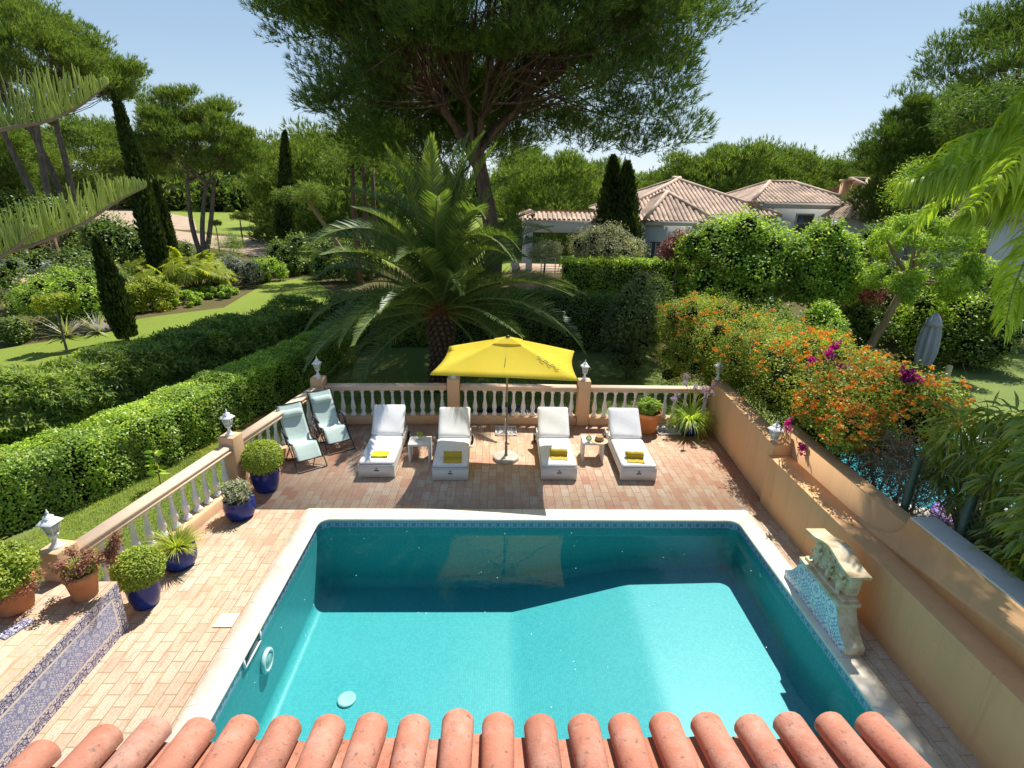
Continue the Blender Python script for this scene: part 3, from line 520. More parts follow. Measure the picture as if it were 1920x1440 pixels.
# wire fence
fe=thing('wire_fence','green post and wire mesh fence behind the capped orange wall','fence',(0,0,0))
for x,y in ((5.87,6.78),(5.9,5.86),(5.93,4.6),(5.83,8.4)): obj('post',MB().box((0,0,.82),(.075,.075,2.5)).box((0,0,2.075),(.085,.085,.012)),'greenpost',fe,(x,y,0))
b=MB()
for k in range(-16,44):
    for s in (1,-1):
        y0=4.6+k*.1; y1=y0+s*.85; P=np.array([(5.9,y0,1.05),(5.9,y1,1.9)])
        if min(y0,y1)<4.6 or max(y0,y1)>8.4: continue
        b.tube(P,.0035,4,False)
obj('mesh',b,'greenpost',fe)
# ================================================================ TILED RAISED BED
tb=thing('raised_bed','raised brick-topped bed faced with blue and white floral tiles','raised bed',(0,0,0))
obj('body',MB().prism([(-4.835,5.93),(-5.78,5.93),(-6.6,4.2),(-7.2,2.),(-4.835,2.)],GZ-.1,.72),'paver',tb)
def vpan(y0,y1,z0,z1,x,name,mat):
    b=MB(); V=np.array([(x,y0,z0),(x,y1,z0),(x,y1,z1),(x,y0,z1)]); b.add(V,[[[1,0,3,2]]],V[:,1:]-[5.925,0]); o=obj(name,b.mesh(name,False,True),mat,tb); o.data.flip_normals() if o.data.polygons[0].normal.x<0 else 0
tl=.145; YE=5.925
for (y0,y1,z0,z1,nm,mt) in ((2.2,YE,.575,.72,'border_tiles','az_border'),(2.2,YE,.0,.145,'border_tiles','az_border'),(YE-tl,YE,.145,.575,'border_tiles','az_border'),(2.2,YE-tl,.547,.575,'trim_strip','az_trim'),(2.2,YE-tl,.145,.173,'trim_strip','az_trim'),(YE-tl-.028,YE-tl,.173,.547,'trim_strip','az_trim'),(2.2,YE-tl-.028,.173,.547,'field_tiles','az_field')): vpan(y0,y1,z0,z1,-4.828,nm,mt)
q=at(30,1178,.73); b=MB(); V=np.array([(-.075,-.15,.0),(.075,-.15,0),(.075,.15,0),(-.075,.15,0)]); b.add(V+[0,0,.012],[[[0,1,2,3]]],V[:,:2]*1.); b.box((0,0,.005),(.15,.30,.0125)); tag(obj('loose_tile',b.mesh('loose_tile',False,True),'az_border',None,(q[0],q[1],.721),-.35),'loose navy and white tile lying flat on the raised bed','tile')
# ================================================================ FOUNTAIN
ft=thing('wall_fountain','weathered stone fountain with carved cherubs above a blue tiled basin','fountain',(4.42,6.17,.022))
def fprof(z):  # half-length of the basin front
    return .78-.30*math.sin(min(1,max(0,(z-.11)/.40))*PI/2)**.8 if z>.11 else .78
zs=[0,.11]+list(np.linspace(.13,.50,12)); pr_=[(-fprof(z),z) for z in zs]+[(fprof(z),z) for z in zs[::-1]]
b=vwall([(y,z) for y,z in pr_],.012,.27); obj('basin',b,'stone',ft,bevel=.008)
b=MB(); p=np.array([(y*.985,min(z,.495)+.003) for y,z in pr_]); nn=len(p); b.add(np.c_[np.full(nn,.008),p],[[np.arange(nn)]],p); o=obj('tiled_front',b.mesh('tiled_front',False,True),'az_fount',ft)
if o.data.polygons[0].normal.x>0: o.data.flip_normals()
b=MB().box((.15,0,.525),(.30,1.0,.05)).box((.17,0,.57),(.22,.92,.045)); obj('ledge',b,'stone',ft,bevel=.008)
zz=np.linspace(.59,.98,9); b=vwall([(-.40-.03*math.sin((z-.59)/.39*PI),z) for z in zz]+[(.40+.03*math.sin((z-.59)/.39*PI),z) for z in zz[::-1]],.14,.29); obj('panel',b,'stone',ft,bevel=.01)
yy=np.linspace(-.54,.54,17); top=[(y,1.0+.10*math.exp(-(y/.26)**2)) for y in yy]; b=vwall(top+[(y,z-.045) for y,z in top[::-1]],.03,.31); obj('pediment',b,'stone',ft,bevel=.008)
b=bmesh.new()
def ell(c,r,R=None):
    m=Matrix.Translation(Vector(c))@(R or Matrix.Identity(4))@Matrix.Diagonal((*r,1)); bmesh.ops.create_icosphere(b,subdivisions=2,radius=1,matrix=m)
def limb(a,c,r0,r1):
    for t in np.linspace(0,1,7): ell(np.array(a)*(1-t)+np.array(c)*t,(r0*(1-t)+r1*t,)*3)
for (y,z,s,f) in ((.27,.66,1.,1),(-.02,.62,.9,-1),(-.27,.63,1.05,-1)):
    o_=np.array([.12,y,z]); 
    ell(o_+[0,0,.10*s],(.048*s,.052*s,.075*s)); ell(o_+[-.012,f*.01,.215*s],(.043*s,.043*s,.048*s)); ell(o_+[.002,f*.012,.235*s],(.047*s,.049*s,.042*s)); ell(o_+[-.052*s,f*.006,.21*s],(.010,.009,.010)); ell(o_+[0,0,.04*s],(.052*s,.056*s,.045*s))
    limb(o_+[-.02,.045*s,.145*s],o_+[-.055,.085*s,.085*s],.022*s,.017*s); limb(o_+[-.055,.085*s,.085*s],o_+[-.075,.05*s,.12*s],.017*s,.013*s); limb(o_+[-.02,-.045*s,.145*s],o_+[-.03,-.10*s,.16*s],.022*s,.016*s); limb(o_+[-.03,-.1*s,.16*s],o_+[-.04,-.12*s,.22*s],.016*s,.012*s)
    limb(o_+[-.01,.03*s,.03*s],o_+[-.06,.06*s*f,.0],.03*s,.024*s); limb(o_+[-.06,.06*s*f,.0],o_+[-.05,.08*s*f,-.055*s+.02],.022*s,.016*s); limb(o_+[-.01,-.03*s,.03*s],o_+[-.055,-.05*s,-.01],.03*s,.022*s)
for k in range(34): ell((.135,g.uniform(-.36,.36),g.uniform(.6,.72)),(g.uniform(.015,.03),)*3)
for k in range(22): ell((.135,g.normal()*.07,.90+g.normal()*.03),(.018,.022,.018))
me=bpy.data.meshes.new('relief'); b.to_mesh(me); b.free(); o=obj('relief',me,'stone',ft); r=o.modifiers.new('r','REMESH'); r.mode='VOXEL'; r.voxel_size=.0085; r.use_smooth_shade=True; s_=o.modifiers.new('s','SMOOTH'); s_.iterations=3
# ================================================================ HOUSE ROOF IN THE FOREGROUND
rt=thing('house_roof','pink terracotta barrel tile eave in the foreground, overlooking the pool','roof',(0,2.19,2.795)); sl_=math.radians(12.5); RX=rotx(-sl_)
def half(r0,r1,L,th=.013,seg=10):
    b=MB(); a=np.linspace(-.06*PI,1.06*PI,seg+1); 
    def arc(r,y): return np.stack([r*np.cos(a),np.full(seg+1,y),r*np.sin(a)*.92],1)
    rings=[arc(r0-th,0),arc(r0-.003,-.0),arc(r0,-.005),arc(r0,-.03),arc(r1,-L),arc(r1-th,-L)]; V=np.concatenate(rings); m_=seg+1; i=np.arange(5)[:,None]*m_; j=np.arange(seg)[None]; b.add(V,[np.stack([i+j,i+j+1,i+m_+j+1,i+m_+j],-1).reshape(-1,4)]); return b
tile=half(.087,.076,.62).mesh('barrel_tile',True); fixn(tile); tile.materials.append(MAT['rooftile'])
b=MB()
for k in range(-2,18):
    x=-1.78+.2253*k
    if k>-4:
        off={-1:-.055,-2:-.17,-3:-.30}.get(k,0)+g.normal()*.010+(.035 if k in (7,) else 0)
        for row in range(2):
            o=obj('barrel_tile',tile,None,rt); l=np.array([x+g.normal()*.004,off-row*.5,.012*row]); l=RX@l; o.location=l+np.array([0,0,.0+g.normal()*.003]); o.rotation_euler=(-sl_,0,g.normal()*.012)
        if k==17: continue
        u=np.linspace(-1,1,7); xx=x+.2253/2+u*.10; zz=-.045+.022*u**2
        for row in range(2):
            V=np.concatenate([np.stack([xx,np.full(7,off-.035-row*.5+dy),zz+dz+.012*row],1) for dy,dz in ((0,-.016),(0,0),(-.6,-.004),(-.6,-.02))])@RX.T; i=np.arange(3)[:,None]*7; j=np.arange(6)[None]; b.add(V,[np.stack([i+j,i+j+1,i+7+j+1,i+7+j],-1).reshape(-1,4)])
obj('pan_tiles',b,'rooftile',rt,smooth=False)
b=MB(); V=np.array([(-2.2,-.22,-.075),(2.15,-.06,-.075),(2.15,-1.25,-.075),(-2.2,-1.25,-.075)])@RX.T; b.add(np.concatenate([V,V-[0,0,.06]]),[[[0,1,2,3],[7,6,5,4],[0,4,5,1],[1,5,6,2],[2,6,7,3],[3,7,4,0]]]); obj('deck',b,'stucco',rt)
# ================================================================ FURNITURE
# parasol
pa=thing('parasol','open yellow rectangular parasol on a round concrete foot between the loungers','parasol',(.20,10.87,0),-.095)
obj('foot',MB().lathe([(.275,0),(.28,.02),(.28,.055),(.262,.075),(.0,.085)],40),'concrete',pa,smooth=False,bevel=.004)
obj('socket',MB().lathe([(.045,.07),(.045,.09),(.032,.10),(.030,.36),(.034,.365),(.034,.385),(.0,.386)],16).box((.045,0,.36),(.05,.02,.03)),'pole',pa)
obj('pole',MB().lathe([(.021,.1),(.021,1.25),(.030,1.255),(.030,1.31),(.021,1.315),(.021,2.68),(.0,2.70)],14),'pole',pa,smooth=False)
ck=obj('crank',MB().box((.0,-.05,1.29),(.06,.09,.09)).tube([(0,-.09,1.29),(.0,-.12,1.29),(.07,-.12,1.29),(.07,-.16,1.29)],.008,6),'greyplastic',pa)
HX,HY,ZE,ZA=1.40,1.0,2.235,2.74
def edge(t):
    """unit-square perimeter with the edges bowed inward"""
    k=int(t)%4; f=t-int(t); c=[(-1,-1),(1,-1),(1,1),(-1,1)]; a=np.array(c[k],float); b_=np.array(c[(k+1)%4],float); p=a+(b_-a)*f; nrm=np.array([-(b_-a)[1],(b_-a)[0]])/2; bow=.035*math.sin(PI*f)*(1 if k%2==0 else 1.6); return (p+nrm*bow)*[HX,HY]
E_=np.array([edge(t) for t in np.linspace(0,4,65)[:-1]]); b=MB(); lv=np.linspace(.13,1,9); V=[]
for L in lv:
    fr=np.linspace(0,4,65)[:-1]; sag=np.abs(np.sin(PI*(fr%1)))*.035*math.sin(PI*L)*-1; e=np.maximum(abs(E_[:,0])/HX,abs(E_[:,1])/HY); V.append(np.c_[E_*L,ZA-(ZA-ZE)*(L**1.06)+sag-.012])
V.append(np.c_[E_*1.0,V[-1][:,2]-.03]); V=np.concatenate(V); i=np.arange(len(lv))[:,None]*64; j=np.arange(64)[None]; b.add(V,[np.stack([i+j,i+64+j,i+64+(j+1)%64,i+(j+1)%64],-1).reshape(-1,4)])
can=obj('canopy',b.mesh('canopy',False),'canopy',pa)
b=MB(); lv=np.linspace(.02,.21,4); V=np.concatenate([np.c_[E_*L,np.full(64,ZA+.018-(ZA-ZE)*L*1.0)] for L in lv]); i=np.arange(3)[:,None]*64; b.add(V,[np.stack([i+j,i+64+j,i+64+(j+1)%64,i+(j+1)%64],-1).reshape(-1,4)]); obj('vent',b.mesh('vent',False),'canopy',can)
obj('finial',MB().lathe([(.045,ZA+.005),(.045,ZA+.025),(.03,ZA+.037),(0,ZA+.041)],18),'black',pa)
for x,y in ((-1,-1),(1,-1),(1,1),(-1,1),(0,-1),(0,1)):
    k=.985 if x else .93; rb=obj('rib',MB().tube([(0,0,ZA-.06),(x*HX*k,y*HY*k,ZE-.015)],.010,6),'greyplastic',pa); obj('strut',MB().tube([(0,0,2.12),(x*HX*.45,y*HY*.45,ZA-.06-(ZA-ZE-.045)*.46)],.008,6),'greyplastic',rb)
obj('hub',MB().lathe([(.045,2.08),(.05,2.1),(.05,2.15),(.03,2.17)],14).lathe([(.05,ZA-.09),(.05,ZA-.03)],14),'greyplastic',pa)
b=MB(); tt=np.linspace(0,1,40); X_=.62+.42*tt; Yy=-.52-.28*tt+.035*np.sin(tt*19); 
def canz(x,y): return ZA-(ZA-ZE)*max(abs(x)/HX,abs(y)/HY)**1.06
b.tube(np.array([(x,y,canz(x,y)+.006) for x,y in zip(X_,Yy)]),.006,5); obj('tie_cord',b,'black',pa)
# loungers
def lounger():
    t=thing('sun_lounger','','sun lounger',(0,0,0),0,'white sun loungers in a row')
    b=MB()
    prof_=[(0,.025),(0,.30),(1.30,.30),(1.98,.24),(1.98,.06),(1.90,.06),(1.75,.02),(1.66,.12),(.13,.12),(.09,.025)]
    p=np.array(prof_); V=np.concatenate([np.c_[np.full(len(p),x),p] for x in (-.36,.36)]); n_=len(p); j=np.arange(n_); k=(j+1)%n_; b.add(V,[np.stack([j,k,k+n_,j+n_],1)]); fixed=[[j[::-1]],[j+n_]]; b.add(V,fixed)
    obj('base',b,'wicker',t)
    obj('seat_frame',MB().box((0,.005,.285),(.725,.02,.03)).box((-.352,.99,.288),(.02,1.96,.028)).box((.352,.99,.288),(.02,1.96,.028)),'wicker',t)
    me=MB()
    def cushion(L,wd,th):
        b=bmesh.new(); bmesh.ops.create_grid(b,x_segments=14,y_segments=22,size=.5); m=bpy.data.meshes.new('c')
        for v in b.verts:
            x,y=v.co.x*2,v.co.y*2; e=(1-abs(x)**10)*(1-abs(y)**14); r_=.92 if abs(x)>.9 and abs(y)>.95 else 1; v.co=Vector((x*wd/2*r_,(y+1)*L/2,th*(.55+.45*e)+.006*math.sin(y*4+x*2)*e))
        ext=bmesh.ops.extrude_face_region(b,geom=b.faces[:]); vs=[v for v in ext['geom'] if isinstance(v,bmesh.types.BMVert)]
        for v in vs: v.co.z=0
        bmesh.ops.recalc_face_normals(b,faces=b.faces); b.to_mesh(m); b.free(); m.polygons.foreach_set('use_smooth',[True]*len(m.polygons)); return m
    c=obj('seat_cushion',cushion(1.30,.70,.075),'whitecloth',t,(0,.015,.302)); obj('piping',MB().tube([(-.35,.0,.038),(-.34,-.004,.04),(.34,-.004,.04),(.35,0,.038)],.006,5),'wicker',c)
    bk=obj('back_frame',MB().box((0,.36,-.012),(.70,.74,.03)),'wicker',t,(0,1.325,.335)); bk.rotation_euler=(math.radians(41),0,0)
    o=obj('back_cushion',cushion(.76,.70,.075),'whitecloth',t,(0,1.325,.34)); o.rotation_euler=(math.radians(41),0,0)
    for s in (-1,1):
        wl=obj('wheel',MB().lathe([(.0,-.022),(.10,-.022),(.108,-.012),(.108,.012),(.10,.022),(0,.022)],24),'black',t,(s*.40,1.86,.108)); wl.rotation_euler=(0,PI/2,0); h=obj('hub',MB().lathe([(0,-.027),(.055,-.027),(.055,.027),(0,.027)],18),'wicker',wl)
        obj('support',MB().box((s*.33,1.72,.36),(.02,.03,.34)),'wicker',t)
    obj('plate',MB().box((0,-.004,.175),(.09,.008,.024)),'timber',t); obj('clasp',MB().lathe([(.0,-.006),(.02,-.006),(.02,.004),(0,.006)],12),'pole',t,(0,-.002,.222)).rotation_euler=(PI/2,0,0)
    return t
L0=lounger(); LP=[((-2.42,9.96),.02,'white sun lounger with a folded lime towel, nearest the aqua chairs'),((-.93,9.85),.02,'white sun lounger with a rolled towel, on the palm side of the parasol pole'),((1.265,9.9),-.005,'white sun lounger with a rolled towel, half in parasol shade'),((2.88,9.885),-.01,'white sun lounger fully in the sun beside the orange potted shrub')]
for i,(p,a,l) in enumerate(LP):
    o=L0 if i==0 else dup(L0,(0,0,0)); o.location=(*p,0); o.rotation_euler=(0,0,a); o['label']=l
# towels
b=bmesh.new(); bmesh.ops.create_cube(b,size=1); bmesh.ops.scale(b,verts=b.verts,vec=(.33,.26,.035)); bmesh.ops.subdivide_edges(b,edges=b.edges,cuts=6,use_grid_fill=True)
for v in b.verts: v.co.z+=.006*math.sin(v.co.x*22+v.co.y*15); v.co.x+=.012*math.sin(v.co.y*25)*(v.co.x>0)
me=bpy.data.meshes.new('towel'); b.to_mesh(me); b.free(); q=at(713,853,.375); tag(obj('folded_towel',me,'limetowel',None,(q[0],q[1]+.0,.395),.05,bevel=.008),'lime yellow towel folded flat on the lounger nearest the aqua chairs','towel','towels on the loungers')
def rolled(pxy,label,rz):
    q=at(*pxy,.40); t=np.linspace(0,5*PI,80); r=.026+.046*t/t[-1]; P=np.c_[r*np.cos(t),r*np.sin(t)+.073]; e=np.array([(P[-1,0]-.02*k-.005,.012-.001*k+.003*math.sin(k)) for k in range(1,9)]); P=np.vstack([P,[(-.06,.03),(-.075,.015)],e]); P=np.vstack([np.c_[P[:,0],P[:,1]]]); b=MB(); xs=np.linspace(-.18,.18,9); n_=len(P)
    V=np.concatenate([np.c_[np.full(n_,x)+.004*np.sin(P[:,0]*60),P[:,0]+.004*math.sin(x*30),np.maximum(P[:,1]+.003*math.sin(x*40),.006)] for x in xs]); i=np.arange(8)[:,None]*n_; j=np.arange(n_-1)[None]; b.add(V,[np.stack([i+j,i+j+1,i+n_+j+1,i+n_+j],-1).reshape(-1,4)]); o=obj('rolled_towel',b.mesh('rolled_towel',True),'yellowtowel',None,(q[0],q[1],.377),rz); s=o.modifiers.new('s','SOLIDIFY'); s.thickness=.011; tag(o,label,'towel','towels on the loungers')
rolled((849,856),'mustard rolled towel on the lounger at the palm side of the pole',.03); rolled((1047,851),'mustard rolled towel lying half in the parasol shade',-.03); rolled((1189,856),'mustard rolled towel on the lounger beside the orange pot, in full sun',-.06)
# tables
def table(p,label,rz):
    t=thing('side_table',label,'side table',(*p,0),rz,'white side tables'); obj('top',MB().box((0,.2,.405),(.47,.42,.05)),'wicker',t,bevel=.006)
    for s in (-1,1): obj('leg',MB().box((s*.21,.2,.19),(.05,.42,.38),0,1.),'wicker',t,bevel=.005)
table((-1.655,10.66),'white slab-legged side table in the shade beside the folded lime towel lounger',.03); table((2.09,10.78),'white slab-legged side table with a straw hat on it',-.04)
def cup(x,y,label):
    t=thing('potted_plant',label,'plant',(x,y,.431),0,'tiny table plants'); obj('pot',MB().lathe([(.030,0),(.040,.07),(.043,.072),(.036,.066),(0,.06)],16),'white',t,smooth=False); D=rdir(g,400); V,F=leaves(D*[.05,.05,.045]+[0,0,.105],D*.6+rdir(g,400)*.6,.022,.012,g); obj('foliage',mesh('foliage',V,[F]),'boxleaf',t)
q=at(787,818,.5); cup(q[0],q[1],'tiny green plant in a white cup on the shaded side table'); q=at(1104,824,.5); cup(q[0],q[1],'tiny green plant in a white cup beside the straw hat')
q=at(1119,828,.45); ht=thing('straw_hat','brown straw hat with a wide pale brim on the side table','hat',(2.23,10.90,.431),.3); u=np.linspace(0,2*PI,37)[:-1]
b=MB(); pr2=[(.20,.0),(.185,.006),(.14,.012),(.095,.014)]; b.lathe(pr2+[(.09,.016)],36); o=obj('brim',b.mesh('brim',True),'strawbrim',ht); b=MB().lathe([(.098,.012),(.094,.06),(.085,.105),(.07,.118),(.045,.108),(0,.10)],30); obj('crown',b.mesh('crown',True),'strawhat',ht); obj('band',MB().lathe([(.100,.014),(.0985,.04)],30),'timber',ht)
# recliners
def recliner(loc,rz,label):
    t=thing('recliner_chair',label,'recliner chair',loc,rz,'aqua folding recliner chairs'); hw_=.245
    S=np.array([(0,1.10),(.06,1.02),(.16,.86),(.28,.68),(.38,.53),(.46,.445),(.55,.425),(.66,.445),(.76,.475),(.83,.465),(.91,.39),(1.0,.29),(1.07,.20)]); S[:,0]-=1.17
    from_=np.linspace(0,len(S)-1,45); Sx=np.interp(from_,range(len(S)),S[:,0]); Sz=np.interp(from_,range(len(S)),S[:,1]); P=np.c_[-Sx,Sz]  # local: back at +y
    b=MB(); xs=np.linspace(-hw_,hw_,11); V=np.concatenate([np.c_[np.full(45,x),P[:,0],P[:,1]-.035*(1-(x/hw_)**2)*np.sin(np.linspace(.3,PI-.3,45))] for x in xs]); i=np.arange(10)[:,None]*45; j=np.arange(44)[None]; b.add(V,[np.stack([i+j,i+45+j,i+45+j+1,i+j+1],-1).reshape(-1,4)]); o=obj('sling',b.mesh('sling',True),'aqua',t); s=o.modifiers.new('s','SOLIDIFY'); s.thickness=.006
    for sgn in (-1,1): obj('elastic_cord',MB().tube([(sgn*(hw_-.015 if k%2 else hw_+.03),*P[min(44,k//2)]+[.004*(k%2),.006]) for k in range(2,88)],.0042,4),'black',t)
    fr=MB()
    for sgn in (-1,1): fr.tube(np.c_[np.full(45,sgn*(hw_+.028)),P[:,0],P[:,1]],.012,8)
    for k in (0,44): fr.tube([(-hw_-.028,*P[k]),(hw_+.028,*P[k])],.012,8)
    obj('side_frame',fr,'black',t)
    def uleg(ytop,ztop,yf,w_,nme):
        q=[(-w_,ytop,ztop),(-w_,yf+(ytop-yf)*.1,.07),(-w_,yf,.015),(-w_+.04,yf-.01,.012),(w_-.04,yf-.01,.012),(w_,yf,.015),(w_,yf+(ytop-yf)*.1,.07),(w_,ytop,ztop)]; obj(nme,MB().tube(q,.012,8),'black',t)
    uleg(.60,.62,-.02,.30,'front_leg'); uleg(.30,.47,.70,.325,'rear_leg')
    for sgn in (-1,1):
        obj('armrest',MB().tube([(sgn*.305,.80,.655),(sgn*.305,.70,.665),(sgn*.305,.55,.655),(sgn*.305,.42,.625)],[.022,.028,.027,.018],8),'greyplastic',t); obj('arm_post',MB().tube([(sgn*.315,.64,.64),(sgn*.315,.52,.44)],.010,6).tube([(sgn*.315,.55,.64),(sgn*.315,.42,.45)],.009,6),'black',t)
    b=MB(); c=P[5]; d=np.array([0,P[8,0]-P[0,0],P[8,1]-P[0,1]]); d/=np.linalg.norm(d); nn=np.array([0,-1,.55]); nn/=np.linalg.norm(nn); th=np.linspace(0,2*PI,15)[:-1]; xs=np.linspace(-.215,.215,9); V=np.concatenate([np.array([x,P[6,0],P[6,1]])+ (np.outer(np.cos(th)*.085,d)+np.outer(np.sin(th)*.045+.04,nn))*(1 if abs(x)<.2 else .8) for x in xs]); i=np.arange(8)[:,None]*14; j=np.arange(14)[None]; b.add(V,[np.stack([i+j,i+(j+1)%14,i+14+(j+1)%14,i+14+j],-1).reshape(-1,4),]); b.f.setdefault(14,[]).append(np.array([np.arange(14)[::-1],np.arange(14)+8*14])); obj('pillow',b,'aqua',t,smooth=True)
recliner((-3.82,10.31,0),math.radians(37),'aqua mesh recliner chair with black frame, beside the box ball in a blue pot'); recliner((-3.45,11.15,0),math.radians(36),'aqua mesh recliner chair with black frame, by the corner pillar')
# parasol stands
def stand(p,label,sz,tube,rz=0):
    t=thing('parasol_stand',label,'parasol stand',(*p,0),rz,'white cast parasol stands'); b=MB(); h=sz/2
    for x,y,dx,dy in ((0,h-.015,sz,.03),(0,-h+.015,sz,.03),(h-.015,0,.03,sz-.06),(-h+.015,0,.03,sz-.06)): b.box((x,y,.03),(dx,dy,.02))
    for k in range(16):
        a=k*2*PI/16; R=h*.93/max(abs(math.cos(a)),abs(math.sin(a)))*.96; b.box((math.cos(a)*R*.55,math.sin(a)*R*.55,.032),(R*.9,.016,.014),a)
        for s in (-1,1):
            a2=a+s*.10; q=[(math.cos(a)*R*.25,math.sin(a)*R*.25,.033),(math.cos(a2)*R*.6,math.sin(a2)*R*.6,.033),(math.cos(a)*R*.92,math.sin(a)*R*.92,.033)]; b.tube(q,.007,4)
    b.lathe([(.06,.02),(.06,.045),(.035,.05)],16); 
    for x in (-1,1):
        for y in (-1,1): b.box((x*h*.9,y*h*.9,.012),(.04,.04,.024))
    obj('plate',b,'white',t)
    obj('tube',MB().lathe([(.028,.04),(.028,tube),(.024,tube),(.0,tube-.02)],14),'white',t)
stand((.215,12.32),'white cast parasol stand with petal pattern behind the parasol foot',.52,.33); stand((4.2,12.45),'white cast parasol stand with petal pattern between the two back pots',.56,.34,.05)
# ================================================================ POTTED PLANTS
def potmesh(kind,r,h):
    if kind=='bowl': p=[(r*.62,0),(r*.80,.04*h),(r*.95,.3*h),(r*1.0,.6*h),(r*.97,.85*h),(r*.93,.94*h),(r*.96,.97*h),(r*.96,h),(r*.86,h),(r*.84,.9*h),(0,.88*h)]
    elif kind=='tall': p=[(r*.66,0),(r*.74,.03*h),(r*.92,.4*h),(r*.98,.8*h),(r*.95,.93*h),(r*1.0,.96*h),(r*1.0,h),(r*.88,h),(r*.85,.9*h),(0,.88*h)]
    else: p=[(r*.66,0),(r*.68,.02*h),(r*.90,.80*h),(r*.97,.80*h),(r*1.0,.86*h),(r*1.0,.98*h),(r*.97,h),(r*.87,h),(r*.85,.9*h),(0,.88*h)]
    return MB().lathe(p,36)
def potted(pos,kind,r,h,mat,label,fol,folmat,stems=None,flowers=None,z=0.):
    t=thing('potted_plant',label,'potted plant',(pos[0],pos[1],z),0,'pots on the terrace'); o=obj('pot',potmesh(kind,r,h),mat,t,smooth=True); obj('soil',MB().lathe([(r*.86,h*.88),(r*.5,h*.91),(0,h*.92)],20),'potsoil',o)
    obj('foliage',fol,folmat,t)
    if stems is not None: obj('stems',stems,'twig',t)
    if flowers is not None: obj('flowers',flowers[0],flowers[1],t)
    return t
def ball(c,R,n,L,Wd,seed,flat=.92,mat=None):
    n=int(n*1.5)
    q=np.random.default_rng(seed); D=rdir(q,n); bump_=1+.05*vnoise(D*5,q,1.)
    P=np.asarray(c)+D*(R*bump_*q.uniform(.6,1.0,n)**.5)[:,None]*np.array([1,1,flat]); A=D*.7+q.normal(size=(n,3))*.6+[0,0,.2]; return mesh('foliage',*[x if i==0 else [x] for i,x in enumerate(leaves(P,A,L,Wd,q,D*.6+np.array([0,0,.5])))])
potted((-4.44,9.50),'tall',.265,.47,'blueglaze','box ball in a tall cobalt pot under the side pillar',ball((0,0,.68),.365,7000,.035,.024,1),'boxleaf')
potted((-4.86,6.36),'tall',.215,.44,'blueglaze','box ball in a cobalt pot at the end of the tiled raised bed',ball((0,0,.60),.315,7000,.034,.024,2,.9),'boxleaf')
def clump(c,R,n,L,Wd,seed,up=.6,drop=0,kinds=None):
    q=np.random.default_rng(seed); cen,rr=lobes((R,R,R*.7),12,q,(.4,.6),-.1); V,F=blobleaves(cen+np.asarray(c),rr,n,L,Wd,q,.5,up,1,.2); return mesh('foliage',V,[F])
potted((-4.53,8.58),'bowl',.265,.36,'blueglaze','loose grey-green herb in a low cobalt pot beside the balusters',clump((0,0,.46),.30,1500,.07,.022,3),'olive')
def blades(c,R,n,L,Wd,seed,arch=.5,seg=4,up=1.):
    q=np.random.default_rng(seed); a=q.uniform(0,2*PI,n); rr=R*.45*np.sqrt(q.uniform(0,1,n)); d=np.stack([np.cos(a),np.sin(a),np.zeros(n)],1); B=np.asarray(c)+d*rr[:,None]; ln=L*q.uniform(.6,1.15,n); el=q.uniform(.25,1.35,n)*up; s=np.stack([-np.sin(a),np.cos(a),np.zeros(n)],1); rows=[]
    for i in range(seg+1):
        t=i/seg; e=el-arch*t*q.uniform(.6,1.3,n); 
        P=B if i==0 else P+(d*np.cos(e)[:,None]+np.array([0,0,1])*np.sin(e)[:,None])*(ln/seg)[:,None]
        w_=Wd*(1-t**1.5)*.5+.0008; rows.append(P-s*w_); rows.append(P+s*w_)
    V=np.stack(rows,1); m_=2*(seg+1); b_=np.arange(n)[:,None]*m_; F=np.concatenate([b_+np.array([[2*i,2*i+1,2*i+3,2*i+2]]) for i in range(seg)]); return mesh('foliage',V.reshape(-1,3),[F])
potted((-4.86,7.22),'bowl',.26,.36,'blueglaze','spiky green grass tuft in a low wide cobalt pot',blades((0,0,.34),.26,420,.36,.014,4,.7),'blade')
q6=at(148,1128,.73); q=np.random.default_rng(6); cen=[]; st=MB()
for k in range(20):
    a=q.uniform(0,2*PI); l=q.uniform(.12,.36); e=np.array([math.cos(a)*l*.8,math.sin(a)*l*.7,.36+q.uniform(.02,.22)]); st.tube([(math.cos(a)*.05,math.sin(a)*.05,.3),(math.cos(a)*l*.45,math.sin(a)*l*.4,.40),e],.007,5); cen.append(e)
for k in range(5): e=np.array([.30+.06*k*.3,.10+.05*k*.4,.42+.07*k]); st.tube([(.03,.02,.3),(.15,.06,.42),e],.009,5); cen.append(e); cen.append(e+[.03,.02,.05])
cen=np.array(cen); V,F=blobleaves(cen,np.full(len(cen),.075),2600,.035,.02,q,.6,.3,1,.1); V2,F2=blobleaves(np.array([[.02,-.06,.42],[-.08,.02,.40],[.1,.02,.42]]),[.12,.11,.1],900,.035,.02,q); fm=joinmesh('foliage',[(V,F),(V2,F2)],['succ','lantana'])
potted((q6[0],q6[1]+.12),'flower',.19,.36,'terra','straggly purple-brown succulent in a terracotta pot on the raised bed',fm,None,st.mesh('stems'),None,.721)
q7=at(2,1163,.73); q=np.random.default_rng(7); cen,rr=lobes((.34,.34,.26),24,q,(.4,.6),-.5); V,F=blobleaves(cen+[.0,.0,.56],rr,16000,.055,.022,q,.5,.3,1,.2); cen2=np.array([(math.cos(a)*.27,math.sin(a)*.27,.34) for a in np.linspace(0,6.28,16)]); V2,F2=blobleaves(cen2,np.full(16,.07),1300,.03,.014,q,.4,-.3); fm=joinmesh('foliage',[(V,F),(V2,F2)],['boxleaf','succ'])
potted((q7[0],q7[1]+.22),'flower',.25,.42,'terra','feathery bright green plant in a big terracotta pot at the frame edge',fm,None,None,None,.721)
